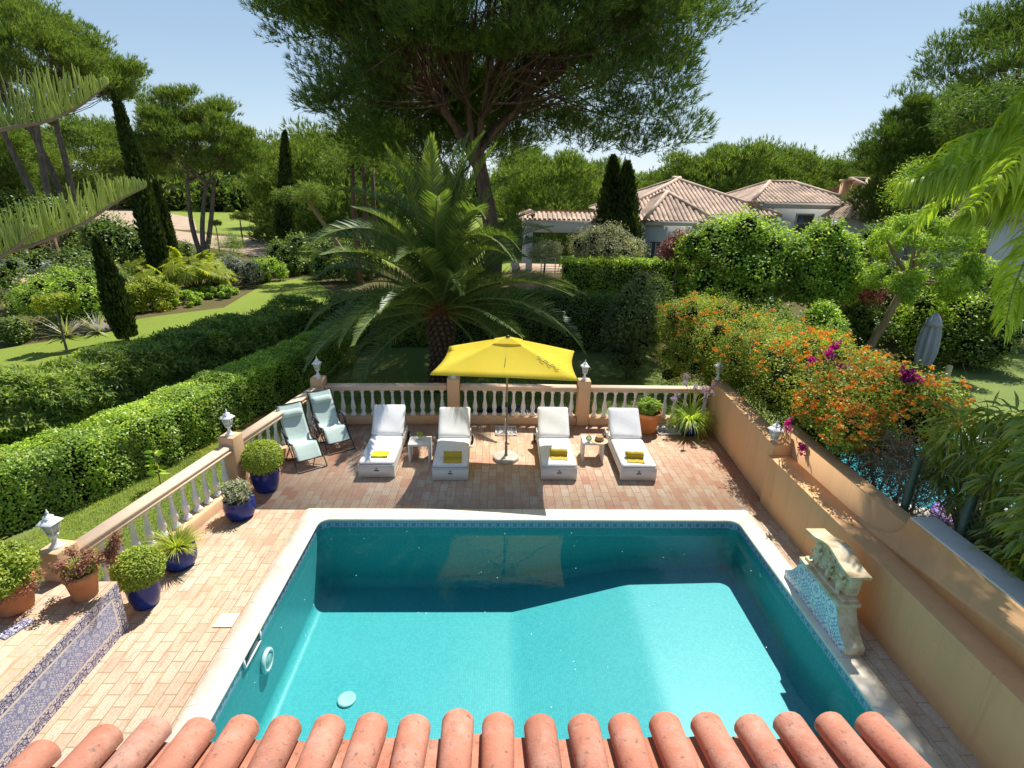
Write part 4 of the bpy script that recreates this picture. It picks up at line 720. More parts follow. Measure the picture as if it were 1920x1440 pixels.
q=np.random.default_rng(8); cen,rr=lobes((.34,.34,.24),18,q,(.3,.42),-.3); V,F=blobleaves(cen+[0,0,.62],rr,5200,.045,.03,q,.6,.3,1,.5); potted((3.70,12.42),'flower',.315,.52,'terra_or','rounded bright green shrub in a large orange pot behind the sunlit lounger',mesh('foliage',V,[F]),'brightleaf')
fl=MB(); q=np.random.default_rng(9); fp=[]
for k in range(11):
    a=q.uniform(0,2*PI); e=np.array([math.cos(a)*q.uniform(.15,.55),math.sin(a)*q.uniform(.1,.4),q.uniform(.85,1.35)]); fl.tube([(0,0,.35),(e[0]*.35,e[1]*.35,.8*e[2]),e],.005,5); fp.append(e)
V,F=blobleaves(np.array(fp),np.full(len(fp),.055),900,.05,.022,q,1.,.1,1,.2); ag_=potted((4.72,12.35),'bowl',.29,.40,'blueglaze','agapanthus with lilac flower heads in a cobalt pot in the wall corner',blades((0,0,.36),.34,520,.62,.02,10,1.5,5),'hedge',None,(mesh('flowers',V,[F]),'lilac'))
for e in fp: obj('flower_stalk',MB().tube([(0,0,.35),(e[0]*.35,e[1]*.35,.8*e[2]),e],.006,5),'blade',ag_)
# ================================================================ HEDGES
def path_hedge(name,label,cat,path,w,h,n,L,Wd,mat,seed,z0=GZ,round_=.25,rough=.10,up=.15,tr=True,zgrow=None,corew=.36):
    q=np.random.default_rng(seed); p=np.array(path,float); sg=np.linalg.norm(np.diff(p,axis=0),axis=1); cum=np.concatenate([[0],np.cumsum(sg)]); T=cum[-1]
    def pt(s): return np.stack([np.interp(s,cum,p[:,0]),np.interp(s,cum,p[:,1])],1)
    hh=np.broadcast_to(np.asarray(h,float),(len(p),))
    s=q.uniform(-.02*T,T*1.02,n); sc=np.clip(s,0,T); c=pt(sc); d=pt(np.minimum(sc+.05,T))-pt(np.maximum(sc-.05,0)); d=unit(d); nr=np.stack([d[:,1],-d[:,0]],1); H_=np.interp(sc,cum,hh); c=c+d*((s-sc)+np.where((s<.02*T)|(s>.98*T),q.normal(size=n)*.1,0))[:,None]
    per_=w+2*H_; u=q.uniform(0,1,n)*per_; side=np.where(u<H_,-1,np.where(u>H_+w,1,0)); zz=np.where(side==-1,u,np.where(side==1,u-H_-w,H_)); lat=np.where(side==0,(u-H_)-w/2,side*w/2)
    e=np.clip((zz/H_-(1-round_))/round_,0,1); lat=np.where(side!=0,lat*(1-.25*e**2),lat); zz=np.where(side==0,zz-H_*.08*(abs(lat)/(w/2))**3,zz)
    base=np.c_[c,zz]; nz=vnoise(base*np.array([1,1,1.4]),q,1.7)*rough+vnoise(base,q,4.5)*rough*.45; inn=q.uniform(0,1,n)**2.2*-.22; off=nz+inn
    on=np.where((side!=0)[:,None],np.c_[nr*side[:,None],np.zeros(n)],np.array([[0,0,1.]])); P=np.c_[c+nr*lat[:,None],z0+zz]+on*off[:,None]; A=on*.6+q.normal(size=(n,3))*.55+[0,0,up]
    V,F=leaves(P,A,L,Wd,q,on*.6+np.array([0,0,.55])); t=thing(name,label,cat,(0,0,0)); obj('foliage',mesh('foliage',V,[F]),mat,t)
    cm=MB(); cm2=[]
    for i in range(len(p)-1):
        cm.extrude([(-w*corew,z0),(w*corew,z0),(w*corew,z0+(hh[i]+hh[i+1])/2-.28),(-w*corew,z0+(hh[i]+hh[i+1])/2-.28)],p[i],p[i+1])
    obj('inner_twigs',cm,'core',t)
    if tr:
        k=MB()
        for s_ in np.arange(.4,T,.85):
            a=pt(np.array([s_]))[0]; k.tube([(a[0]+.30*w*nr[0,0],a[1]+.3*w*nr[0,1],z0-.05),(a[0]+.36*w*nr[0,0]+q.normal()*.05,a[1]+.36*w*nr[0,1],z0+.35),(a[0]+.30*w*nr[0,0],a[1]+q.normal()*.1,z0+.9)],[.035,.03,.02],6)
        obj('stems',k,'barkgrey',t)
    return t
path_hedge('leafy_hedge','clipped bright leafy hedge nearest the side balustrade, sunlit at the near end','hedge',[(-10.6,5.2),(-9.4,8.7),(-8.55,9.9),(-7.75,11.8),(-6.55,16.4),(-5.9,19.2)],1.3,[1.26,1.26,1.28,1.30,1.34,1.34],90000,.060,.040,'hedge',21,GZ,.25,.09)
path_hedge('conifer_hedge','taller feathery conifer hedge behind the clipped leafy hedge','hedge',[(-14.6,5.6),(-12.4,10.2),(-10.9,13.6),(-9.6,16.8),(-7.6,21.5)],1.9,[1.58,1.58,1.60,1.66,1.72],100000,.17,.045,'conifer',22,GZ,.35,.24,.3,False)
path_hedge('back_hedge','dark dense hedge across the back between the palm and the flowering hedge','hedge',[(-6.6,21.8),(-2,22.4),(2.,22.4),(5.4,21.2)],1.5,[2.1,2.2,2.3,2.3],60000,.075,.045,'darkleaf',23,GZ,.3,.15)
path_hedge('clipped_hedge','green hedge on the bank below the grey olive tree','hedge',[(3.2,27.5),(6.0,27.6),(9.5,27.4)],1.4,[3.0,3.0,3.0],22000,.11,.06,'brightleaf',24,GZ,.3,.2,.2,False)
# flowering hedge along the right wall
q=np.random.default_rng(31); cen=[]; rr=[]
def topz(y): return np.interp(y,[7.6,8.6,10,11.5,13,16,17.5],[1.95,2.65,3.05,2.85,2.75,2.95,2.5])
for k in range(210):
    y=q.uniform(8.3,17.2); x0=np.interp(y,[7.6,9.5,12.9,13.2,17.2],[5.62,5.34,5.46,5.15,4.9]); wd_=np.interp(y,[8,10,17],[2.3,2.7,2.3]); r=q.uniform(.34,.62); x=x0+r*.7+q.uniform(0,1)*(wd_-r*.7); tz=topz(y)-.22*abs((x-x0-wd_*.5)/wd_)**2*3; zlo=1.75 if y<9.5 else (1.45 if y<13 and x<6.2 else GZ+.3); z=zlo+(tz-r-zlo)*q.uniform(0,1)**.45; cen.append((x,y,z)); rr.append(r)
for k in range(34): y=q.uniform(7.9,9.6); cen.append((q.uniform(5.62,6.2),y,q.uniform(1.72,2.15))); rr.append(q.uniform(.2,.32))
cen=np.array(cen); rr=np.array(rr); V,F=blobleaves(cen,rr,230000,.055,.032,q,.55,.25,1,.72)
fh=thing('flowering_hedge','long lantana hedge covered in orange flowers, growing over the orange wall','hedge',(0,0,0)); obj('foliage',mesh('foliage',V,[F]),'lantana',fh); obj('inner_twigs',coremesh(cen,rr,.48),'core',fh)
D=rdir(q,5200); k=q.integers(0,len(rr),5200); P=cen[k]+D*rr[k][:,None]*1.12; ok=(D[:,2]>-.35)&((P[:,2]>topz(P[:,1])-1.15)|(q.uniform(0,1,5200)<.25)); P=P[ok]; 
pr=np.where(P[:,1]<11.5,1.15,.40); P=P[q.uniform(0,1,len(P))<pr*.85]; m_=13; PP=np.repeat(P,m_,0)+rdir(q,len(P)*m_)*.036*np.array([1.3,1.3,.6]); V,F=leaves(PP,rdir(q,len(PP))*.6+[0,0,.6],.05,.042,q); 
obj('flowers',mesh('flowers',V,[F]),'orangefl',fh)
k=np.array([np.argmin(np.linalg.norm(cen-np.array(c_),axis=1)) for c_ in (atY(1555,665,10.2),atY(1700,715,9.3),atY(1585,700,10.),atY(1530,680,10.4),atY(1740,750,9.),atY(1500,838,9.4),atY(1510,860,9.2),atY(1560,650,10.6))]); P=[]
for i,c_ in enumerate((atY(1555,665,9.6),atY(1712,712,8.9),atY(1575,690,9.5),atY(1520,675,9.7),atY(1750,755,8.6),atY(1478,792,8.9),atY(1505,840,8.7),atY(1565,650,9.7),atY(1700,700,8.9))): P.append(np.asarray(c_)+rdir(q,(16,30,10,8,10,10,12,12,20)[i])*q.uniform(0,.13,((16,30,10,8,10,10,12,12,20)[i],1)))
P=np.concatenate(P); PP=np.repeat(P,9,0)+rdir(q,len(P)*9)*.03; V,F=leaves(PP,rdir(q,len(PP)),.05,.04,q); bv=thing('bougainvillea','magenta bougainvillea sprays scattered through the orange-flowered hedge','climber',(0,0,0)); obj('bracts',mesh('bracts',V,[F]),'magenta',bv)
b=MB()
for c_ in P[::5]: b.tube([c_,c_+np.array([.1,.25,-.35]),c_+np.array([.2,.6,-.9])],[.006,.008,.012],4)
obj('stems',b,'twig',bv)
b=MB()   # bare tangle below the near end
for k in range(700):
    s=np.array([q.uniform(6.4,8.6),q.uniform(7.4,9.6),q.uniform(.2,1.6)]); e=s+q.normal(size=3)*[.35,.4,.3]+[0,0,.3]; m_=(s+e)/2+q.normal(size=3)*.12; b.tube([s,m_,e,e+q.normal(size=3)*.15],[.007,.006,.004,.002],3,False)
for k in range(650):
    s=np.array([q.uniform(5.85,6.5),q.uniform(6.7,8.6),q.uniform(1.35,2.0)]); e=s+q.normal(size=3)*[.12,.22,.2]; b.tube([s,(s+e)/2+q.normal(size=3)*.06,e],[.007,.006,.004],3,False)
for k in range(8): s=np.array([q.uniform(6.2,7.4),q.uniform(7.3,8.8),GZ]); b.tube([s,s+[.1*q.normal(),.1*q.normal(),.8],s+[.2*q.normal(),.2*q.normal(),1.7]],[.03,.024,.015],6)
obj('bare_stems',b,'twig',fh)
# ================================================================ PALM
def frond(L,seed,arch,nl=100,ll=.54,wd=.034,vee=.55,droop=.25,el0=0):
    """a pinnate frond in the x-z plane from the origin; returns (rachis MB, leaflet mesh)"""
    q=np.random.default_rng(seed); n=40; t=np.linspace(0,1,n); e=el0-arch*t**1.25; dx=np.cos(e)*L/n; dz=np.sin(e)*L/n; X_=np.concatenate([[0],np.cumsum(dx)[:-1]]); Z_=np.concatenate([[0],np.cumsum(dz)[:-1]]); Yd=.04*L*np.sin(t*2.2)*q.normal()
    R=np.c_[X_,Yd,Z_]; rm=MB().tube(R,np.linspace(.030,.005,n)*L/4,6,False)
    tt=np.repeat(np.linspace(.10,.995,nl),2); sd=np.tile([1,-1],nl); P=np.stack([np.interp(tt,t,R[:,i]) for i in range(3)],1); ee=np.interp(tt,t,e); T=np.c_[np.cos(ee),np.zeros(len(tt)),np.sin(ee)]; U=np.c_[-np.sin(ee),np.zeros(len(tt)),np.cos(ee)]; Bn=np.tile([0,1.,0],(len(tt),1))
    ln=ll*np.clip(np.sin(PI*np.clip(tt*.92+.10,0,1))**.6,.2,1)*q.uniform(.88,1.1,len(tt)); fw=np.interp(tt,[.1,.5,1],[.35,.6,1.2]); D1=unit(T*fw[:,None]+Bn*sd[:,None]*.9+U*vee+q.normal(size=(len(tt),3))*.07); D2=unit(D1+np.array([0,0,-droop])); 
    S=unit(np.cross(D1,U+.3*Bn)); a=P; m1=P+D1*ln[:,None]*.5; e1=m1+D2*ln[:,None]*.5; w1=wd*.9; V=np.stack([a-S*w1*.3,a+S*w1*.3,m1+S*w1*.5,m1-S*w1*.5,e1+S*.002,e1-S*.002],1).reshape(-1,3); i=np.arange(len(tt))[:,None]*6; F=np.concatenate([i+np.array([[0,1,2,3]]),i+np.array([[3,2,4,5]])]); return rm,mesh('frond',V,[F])
pb=at(822,729,GZ); pt_=thing('date_palm','big date palm with arching fronds behind the balustrade, centre of the garden','palm',(pb[0]+.05,pb[1],GZ))
b=MB(); q=np.random.default_rng(41); HP=2.6; lx=lambda z:.10*(z/HP)-.0
for z in np.linspace(0,HP,24):
    r=np.interp(z,[0,.3,1.2,2.,2.45],[.40,.34,.31,.40,.42]); b.lathe([(r*.92,z),(r*.98,z+.06),(r*.9,z+.12)],20,(lx(z),0,0))
obj('trunk',b,barkmat('palm_bark',(.035,.022,.014),(.13,.085,.055),3.),pt_); b=MB()
for k in range(15):
    z=.1+k*.165; r=np.interp(z,[0,.3,1.2,2.,2.45],[.41,.35,.32,.41,.44])
    for j in range(13):
        a=(j+.5*(k%2))*2*PI/13+.12*k; c_=np.array([math.cos(a)*r*.97+lx(z),math.sin(a)*r*.97,z]); R=rotz(a)@roty(-.55); b.box(c_,(.07,.12,.15),0,.45,R)
obj('leaf_scars',b,plain('palm_leaf_scars',(.15,.095,.06),.9,.35,6,.3,20),pt_)
P=np.concatenate([rdir(q,1500)*[.42,.42,.22]+[.1,0,2.62]]); V,F=leaves(P,rdir(q,1500)+[0,0,-.6],.32,.016,q); obj('fruit_stalks',mesh('fruit_stalks',V,[F]),leafmat('orange_fruit_stalks',[(.42,.13,.02),(.50,.20,.03),(.30,.12,.03)],.2,.03),pt_)
FR=[]
for i,(L,ar,el) in enumerate([(4.6,1.3,0),(4.8,1.55,0),(4.5,1.05,0),(4.9,1.8,0),(4.4,.8,0),(4.7,2.0,0),(4.3,.55,0)]):
    rm,lm=frond(L,50+i,ar); v0=np.concatenate(rm.v); F0=[np.concatenate(f) for f in rm.f.values()][0]; lv=np.empty(len(lm.vertices)*3,np.float32); lm.vertices.foreach_get('co',lv); lf=np.arange(len(lm.vertices)); fa=np.array([p.vertices[:] for p in lm.polygons]); FR.append((joinmesh('frond',[(v0,F0),(lv.reshape(-1,3),fa)],['rachis','palm']),ar))
nF=94; ga=PI*(3-5**.5)
for k in range(nF):
    u=(k+.5)/nF; el=math.radians(88-110*u**1.12); a=k*ga+q.normal()*.12
    if u>.6 and abs(((a+PI/2+PI)%(2*PI))-PI-.05)<.42: continue
    i=int(np.clip(np.interp(u,[0,.25,.6,1],[6,4,1.5,3])+q.normal()*1.3,0,6)); o=obj('frond',FR[i][0],None,pt_,(.10,0,2.5)); o.rotation_mode='XYZ'; s=q.uniform(.92,1.10)*(1.0 if u>.3 else 1.08)
    o.matrix_basis=Matrix.Translation((.10+.2*math.cos(a)*u,.2*math.sin(a)*u,2.80-.4*u))@Matrix.Rotation(a,4,'Z')@Matrix.Rotation(-el-.12,4,'Y')@Matrix.Rotation(q.normal()*.35,4,'X')@Matrix.Scale(s,4)
# ================================================================ BIG PINES
def tpos(pxx,Y,zg=GZ): p=atY(pxx,500,Y); return (p[0],p[1],zg)
ex_=np.array([atY(x,y,Y) for x,y,Y in [(1150,230,25),(1180,200,26),(1210,250,25),(1240,210,27),(1265,160,26),(1265,120,27),(1275,185,26),(1290,235,26),(1285,250,25),(1250,270,26),(1190,280,25),(1140,260,26),(1220,140,27),(1255,95,26),(1180,120,25),(1270,90,27),(1150,150,26),(1230,60,26),(1160,40,26),(1110,270,24),(590,130,25),(620,180,25),(660,220,25),(710,250,25),(540,70,26),(530,20,26),(640,120,24),(680,170,24),(740,250,25),(590,60,24),(770,280,28)]])-np.array(tpos(905,27.)); bp=pine(101,20.5,10.0,8.0,1,.55,640,120,8,.30,.027,.95,.50,(.1,0),7.6,12,.25,'needle','bark',.42,lambda d: not(d[2]<.06 and abs(d[0])<.5 and d[1]<.35) and not (d[0]>.8 and d[2]<.25) and not(d[0]<-.72 and d[2]<.22),.75,.42,ex_)
tree_of('umbrella_pine','huge umbrella pine behind the palm, its bare limbs fanning out under the crown','pine tree',tpos(905,27.),bp)
b2=pine(102,13,4.6,6.2,2,.5,100,120,7,.32,.033,1.1,.30,(.3,0),4.,6,0,'needle','bark',.6)
tree_of('umbrella_pine','smaller dark pine with a leaning trunk just behind the palm crown','pine tree',tpos(815,31.),b2)
lp=pine(103,21.5,10.0,12.3,4,.5,270,110,7,.48,.055,1.3,.50,(-1.,0),9,12,.0,'needle_far','barkgrey',.66,None,.95)
tree_of('umbrella_pine','tall many-stemmed umbrella pine rising above the araucaria branches','pine tree',tpos(135,58.),lp)
lp2=pine(104,13.6,4.9,6.6,3,.5,140,110,7,.42,.05,.95,.33,(.8,0),4.6,9,.1,'needle_far','barkgrey',.62,None,.95)
tree_of('umbrella_pine','umbrella pine with bare forked trunks standing beside the fairway','pine tree',tpos(385,55.),lp2)
rp=pine(105,22.,11.5,9.5,3,.5,290,120,7,.40,.042,1.25,.42,(.5,0),9,12,.35,'needle','bark',.66,None,.9)
tree_of('umbrella_pine','large wind-swept pine above the queen palm, cut by the frame','pine tree',tpos(1955,38.),rp)
rp2=pine(106,11.4,2.35,3.6,1,.5,110,140,7,.30,.03,.8,.22,(.3,0),2.2,7,-1.,'needle','bark',.45,None,.9,dz=-.92)
tree_of('umbrella_pine','dense upright dark pine standing before the chimney of the neighbouring house','pine tree',tpos(1640,33.),rp2)
PV=[pine(110+i,Ht,R,fk,tn,.5,nc_,100,6,.55,.085,1.5,.28,(.3,0),R,7,lo,'needle_far','barkgrey',.5) for i,(Ht,R,fk,tn,nc_,lo) in enumerate([(12,5.5,5.0,1,95,.3),(14,6.5,6.5,2,110,.2),(11,6,3.0,1,110,.9),(13,5,5.5,1,85,.6)])]
g2='pines round the golf course'
def bpine(v,pxx,Y,top,label,sc=None):
    z=atY(pxx,top,Y)[2]; hts=(12,14,11,13)[v]; s=(z-GZ)/hts; q=np.random.default_rng(abs(int(pxx))+7); return tree_of('pine_tree',label,'pine tree',tpos(pxx,Y),PV[v],q.uniform(0,6),s,g2)
for v,pxx,Y,top,l in [(0,-20,66,215,'dark pine at the frame edge behind the sandy clearing'),(1,60,92,205,'pine behind the tall many-stemmed pine, low in the sky gap'),(3,30,62,262,'dark-trunked pine leaning beside the sandy clearing'),(2,215,155,222,'round pine touching the tallest cypress tip from behind'),(0,290,186,262,'pine in the far row between the tall cypress and the forked pine'),(2,330,162,272,'squat pine in the far row just before the forked pine'),(1,455,201,262,'far pine over the fairway beside the forked pine crown'),(0,505,217,276,'far pine directly beside the slim lone cypress'),(3,470,178,285,'pine with pale trunks at the far edge of the fairway'),
    (2,600,70,262,'yellow-green round pine right of the slim lone cypress'),(2,665,62,240,'bushy light green pine peeping out under the huge pine crown'),(3,740,66,258,'light pine seen through the huge pine lower limbs'),(0,560,95,290,'small far pine low behind the slim lone cypress'),
    (2,1040,58,288,'pine with a low dark crown over the white pergola'),(3,985,80,280,'bright pine between the huge pine trunk and the pergola'),(2,1110,66,300,'pine behind the twin dark cypresses'),(0,1255,75,300,'pine whose crown shows over the main house ridge'),(2,1335,72,272,'round dark pine behind the main house ridge'),(2,1420,76,275,'round dark pine above the gap between the two roofs'),(0,1500,120,305,'far pine over the second roof'),(2,1560,105,298,'far pine between the second roof and the chimney'),(3,1700,60,250,'dark pine behind the feathery leaning tree'),(1,1800,66,190,'pine behind the wind-swept pine limbs'),(2,1880,70,270,'low pine deep behind the queen palm fronds')]: bpine(v,pxx,Y,top,l)
# the far wood that reads as one mass
q=np.random.default_rng(61); cen=[];rr=[]
for k in range(520):
    x=q.uniform(-1,1); Y=q.uniform(150,240); r=q.uniform(3.0,6.); X_=x*250; hz=(10.5 if X_<40 else 13.); cen.append((X_,Y,q.uniform(1.5,hz-r*.8))); rr.append(r)
cen=np.array(cen);rr=np.array(rr); n=95000; k=q.integers(0,len(rr),n); D=rdir(q,n); D[:,1]=-abs(D[:,1])*np.where(q.uniform(0,1,n)<.8,1,-1); V,F=tufts(cen[k]+D*rr[k][:,None]*q.uniform(.8,1.05,(n,1)),D*.6+[0,0,.5],1.3,.45,3,q); wm=mesh('distant_wood',V,[F]); struct(obj('distant_wood',wm,'needle_far'),'stuff')
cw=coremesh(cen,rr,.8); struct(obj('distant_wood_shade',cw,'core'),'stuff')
# ================================================================ CYPRESSES
def cypress(seed,Ht,R,n,pt=.12):
    q=np.random.default_rng(seed); z=q.uniform(0,1,n)**1.05; a=q.uniform(0,2*PI,n); r=R*np.minimum(1,.72+z*1.1)*np.clip((1-z)/.62,0,1)**.62*(1+.13*np.sin(a*3+z*9)+.1*q.normal(size=n))*q.uniform(.72,1.04,n); P=np.stack([r*np.cos(a),r*np.sin(a),.12+z*(Ht-.3)],1); A=np.stack([np.cos(a)*.35,np.sin(a)*.35,np.ones(n)],1)+q.normal(size=(n,3))*.2; V,F=leaves(P,A,.05*Ht**.5+.12,.06+.006*Ht,q)
    zz=np.linspace(.1,.93,10); cr_=MB().lathe([(R*.72*max(.05,min(1,(1-t)/.65))**.65*(.6 if t<.12 else 1),.12+t*(Ht-.3)) for t in zz],10); v0=np.concatenate(cr_.v); f0=cr_.f[4][0]; mc=joinmesh('foliage',[(V,F),(v0,np.concatenate(cr_.f[4]))],['cypress','core']); mt=MB().tube([(0,0,-.3),(0,0,Ht*.3),(0,0,Ht*.8)],[.06+.006*Ht,.07,.02],7).mesh('trunk'); mt.materials.append(MAT['barkgrey']); return mt,mc
def cyp(b_,t_,R,n,label,seed,tilt=0,Y=None):
    w_=at(*b_,GZ) if Y is None else np.array(tpos(b_[0],Y)); z=atY(*t_,w_[1]); Ht=z[2]-GZ; t=tree_of('cypress',label,'cypress tree',(w_[0],w_[1],GZ),cypress(seed,Ht,R,n),0,1.,'slim dark cypresses',('trunk','foliage')); dx=z[0]-w_[0]; t.rotation_euler=(0,math.atan2(dx,Ht),0); return t
cyp((240,640),(178,440),.40,5600,'shortest cypress at the lawn edge in front of the green shrubs',71); cyp((315,548),(213,165),.52,9000,'tallest cypress leaning across the left sky',72); cyp((330,520),(290,335),.46,5200,'cypress just behind the tallest one, half its height',73); cyp((537,498),(534,243),.66,8000,'slim cypress standing alone at the far lawn end',74)
cyp((1143,470),(1150,290),.95,6500,'dark cypress of the pair before the house, nearer the pergola',75,0,33); cyp((1172,470),(1176,300),1.0,6500,'dark cypress of the pair before the house, nearer the tiled roof',76,0,32.4)
# ================================================================ ARAUCARIA BRANCHES
at_=thing('norfolk_pine','norfolk pine reaching in with combed branches of upright green twigs','norfolk pine',(-9.6,7.4,GZ)); obj('trunk',MB().tube([(0,0,-.2),(0,0,4),(0,0,9.5)],[.2,.16,.05],10),'barkgrey',at_); base_=np.array([-9.6,7.4,GZ])
def araucaria(pts,Y,ltop,seed,nm=130):
    q=np.random.default_rng(seed); P=np.array([atY(x,y,Yy) for x,y,Yy in pts])-base_; n=60; t=np.linspace(0,1,len(P)); u=np.linspace(0,1,n); S=np.stack([np.interp(u,t,P[:,i]) for i in range(3)],1); k=np.ones(7)/7
    for i in range(3): S[3:-3,i]=np.convolve(S[:,i],k,'valid')
    b=MB().tube(S,np.linspace(.035,.008,n),6,False); T=np.gradient(S,axis=0); T=unit(T); fb=MB()
    for w_ in np.linspace(.03,.995,nm):
        p=np.array([np.interp(w_,u,S[:,i]) for i in range(3)]); tv=np.array([np.interp(w_,u,T[:,i]) for i in range(3)])
        for sgn in (-1,1):
            L=ltop*(np.interp(w_,[0,.35,.75,1],[.75,1.,.72,.12]))*q.uniform(.68,1.15)
            if q.uniform()<.13: continue
            sd=np.cross(tv,[0,0,1.]); sd/=np.linalg.norm(sd); d0=unit(sd*sgn*.55+np.array([0,0,.75])+tv*.3); pts_=[p]; 
            for s in range(5): d0=unit(d0+np.array([0,0,.34])+sd*sgn*(-.10)+q.normal(size=3)*.075); pts_.append(pts_[-1]+d0*L/5)
            fb.tube(pts_,[.009,.0105,.0105,.010,.009,.004],5,False)
    m=joinmesh('branch',[(np.concatenate(b.v),np.concatenate(b.f[4])),(np.concatenate(fb.v),np.concatenate(fb.f[4]))],['twig','araucaria']); obj('branch',m,None,at_)
araucaria([(-330,330,7.4),(-160,290,7.3),(0,243,7.2),(90,228,7.1),(150,200,7.0),(203,157,6.95)],7,.62,81,90)
araucaria([(-330,560,7.3),(-160,520,7.),(0,478,6.7),(75,455,6.6),(160,418,6.5),(222,375,6.4),(274,350,6.3)],7,.50,82,120)
araucaria([(-420,600,7.2),(-200,560,6.8),(-60,520,6.4),(20,470,6.2),(70,430,6.1)],6,.42,83,62)
# ================================================================ GARDEN SHRUBS AND TREES
def shrubmesh(seed,rad,n,L,Wd,mat,nl=16,lr=(.34,.52),up=.25,inner=.55,flat=1.,bottom=-.2,core=True,droop=0.,cz=.8,shell=.75):
    q=np.random.default_rng(seed); c,r=lobes(rad,nl,q,lr,bottom,shell); c=c+[0,0,rad[2]*cz]; V,F=blobleaves(c,r,n,L,Wd,q,.55,up,flat,inner,droop); V[:,2]=np.maximum(V[:,2],.0)
    if core:
        cm=coremesh(c,r,.5); cv=np.array([v.co[:] for v in cm.vertices]); cf_=np.array([p.vertices[:] for p in cm.polygons]); 
        return joinmesh('foliage',[(V,F),(cv,np.c_[cf_,cf_[:,2]][:,:3])],[mat,'core']),c
    m=mesh('foliage',V,[F]); m.materials.append(MAT[mat]); return m,c
def shrub(name,label,cat,pxx,Y,top,wpx,n,L,Wd,mat,seed,zg=GZ,depth=1.,grp=None,**kw):
    p=atY(pxx,500,Y); z=atY(pxx,top,Y)[2]; h=max(.5,z-zg); R=wpx/FPX*Y/2*1.02; kw.setdefault('bottom',-.95); kw['nl']=int(kw.get('nl',16)*1.5); m,c=shrubmesh(seed,(R,R*depth,h*.56),int(n*1.3),L,Wd,mat,cz=.86,**kw); t=thing(name,label,cat,(p[0],p[1],zg),0,grp); obj('foliage',m,None,t); b=MB(); q=np.random.default_rng(seed)
    for e in c[:7]: b.tube([(q.normal()*.06*R,q.normal()*.06*R,-.1),e*[.35,.35,.5],e],[.03+.012*R,.02,.008],5)
    obj('stems',b,'barkgrey',t); return t
S=shrub
S('shrub','mid-green rounded shrub mass below the araucaria branch','shrub',95,27.5,470,290,12000,.15,.07,'darkleaf',201,nl=26,lr=(.3,.45)); S('shrub','sunlit green shrub in front of the dark roofed pergola','shrub',110,24.5,505,170,9000,.13,.06,'brightleaf',202,nl=18)
S('shrub','dark dense shrub between the shortest and tallest cypress','shrub',225,34,410,130,8000,.2,.10,'darkleaf',203,nl=18); S('shrub','grey-green bush beside the shortest cypress','shrub',175,29,480,110,5000,.13,.06,'olive',204)
S('shrub','bright bush at the foot of the tallest cypress','shrub',268,28.3,525,110,7000,.12,.07,'lime',205); S('shrub','low green bush bordering the curving lawn','shrub',390,32.,536,120,5000,.13,.07,'brightleaf',206); S('shrub','leafy low bush where the lawn curves by the fan palms','shrub',325,29.4,548,100,5000,.13,.07,'brightleaf',207)
S('shrub','bush at the frame edge beyond the lawn','shrub',-15,21.5,590,60,3000,.12,.06,'darkleaf',208); S('shrub','low scrub beside the silver shrub','shrub',500,38,482,70,3000,.16,.07,'brightleaf',209); S('silver_shrub','silvery grey shrub at the lawn bend','shrub',450,36,478,90,5000,.13,.05,'silver',210)
S('shrub','scrub at the base of the lone slim cypress','shrub',560,42,440,120,5000,.2,.10,'darkleaf',211); S('shrub','dark undergrowth behind the palm fronds','shrub',640,40,445,180,7000,.2,.1,'darkleaf',212,nl=22); S('shrub','shaded scrub under the forked pine','shrub',335,46,452,80,4000,.2,.1,'darkleaf',213); S('shrub','dark bush beneath the tall many-stemmed pine','shrub',110,48,372,170,6000,.25,.1,'darkleaf',214,nl=20)
S('shrub','dark scrub bank behind the shaded clearing','shrub',20,52,345,150,5000,.3,.12,'darkleaf',215)
# small pine sapling, lawn trees, agaves, rock
S('sapling','young upright pine sapling behind the silver shrub','sapling',430,38,418,60,3500,.22,.02,'conifer',216,core=False,up=1.4)
def ball_tree(name,label,cat,pxx,Y,top,bot,w,mat,seed,n=2500,L=.25,Wd=.12,zg=GZ,bark='barkgrey',trunk=None,lean=0,nl=14,tr_=.12,depth=1.,**kw):
    p=atY(pxx,500,Y); zt=atY(pxx,top,Y)[2]-zg; zb=atY(pxx,bot,Y)[2]-zg; R=w/FPX*Y/2; m,c=shrubmesh(seed,(R,R*depth,(zt-zb)*.5),n,L,Wd,mat,nl=nl,core=kw.pop('core',False),**kw); V=np.empty(len(m.vertices)*3,np.float32); m.vertices.foreach_get('co',V); V=V.reshape(-1,3); V[:,2]+=zb; V[:,0]+=lean; m.vertices.foreach_set('co',V.ravel()); m.update(); t=thing(name,label,cat,(p[0],p[1],zg)); b=MB(); q=np.random.default_rng(seed)
    mid=np.array([lean*.5+.06*q.normal(),0,zb*.6]); fk=np.array([lean*.95,0,zb+(zt-zb)*.22]); b.tube([(0,0,-.3),mid*.6,mid,fk],[tr_*1.25,tr_,tr_*.9,tr_*.7],8,False); branches(b,fk,(c+[lean,0,zb])[:12],tr_*.5,q,.2,5); obj('trunk',b,bark,t); obj('foliage',m,None,t); return t
ball_tree('small_tree','small round-headed tree alone on the fairway','tree',462,62,396,415,38,'needle_far',220,1800,.28,.05,tr_=.09); ball_tree('small_tree','tiny tree on the sandy edge near the fairway','tree',416,56,413,424,26,'needle_far',221,900,.25,.05,tr_=.06); ball_tree('small_tree','thin young tree at the lawn edge by the agaves','tree',85,20.5,545,590,70,'lime',222,2500,.11,.06,tr_=.04)
def agave(pxx,pyy,L,n,label,seed):
    p=at(pxx,pyy,GZ); t=thing('agave',label,'agave',(p[0],p[1],GZ)); m=blades((0,0,.05),.15,n,L,.09,seed,.5,5); m.materials.append(MAT['olive']); obj('leaves',m,None,t)
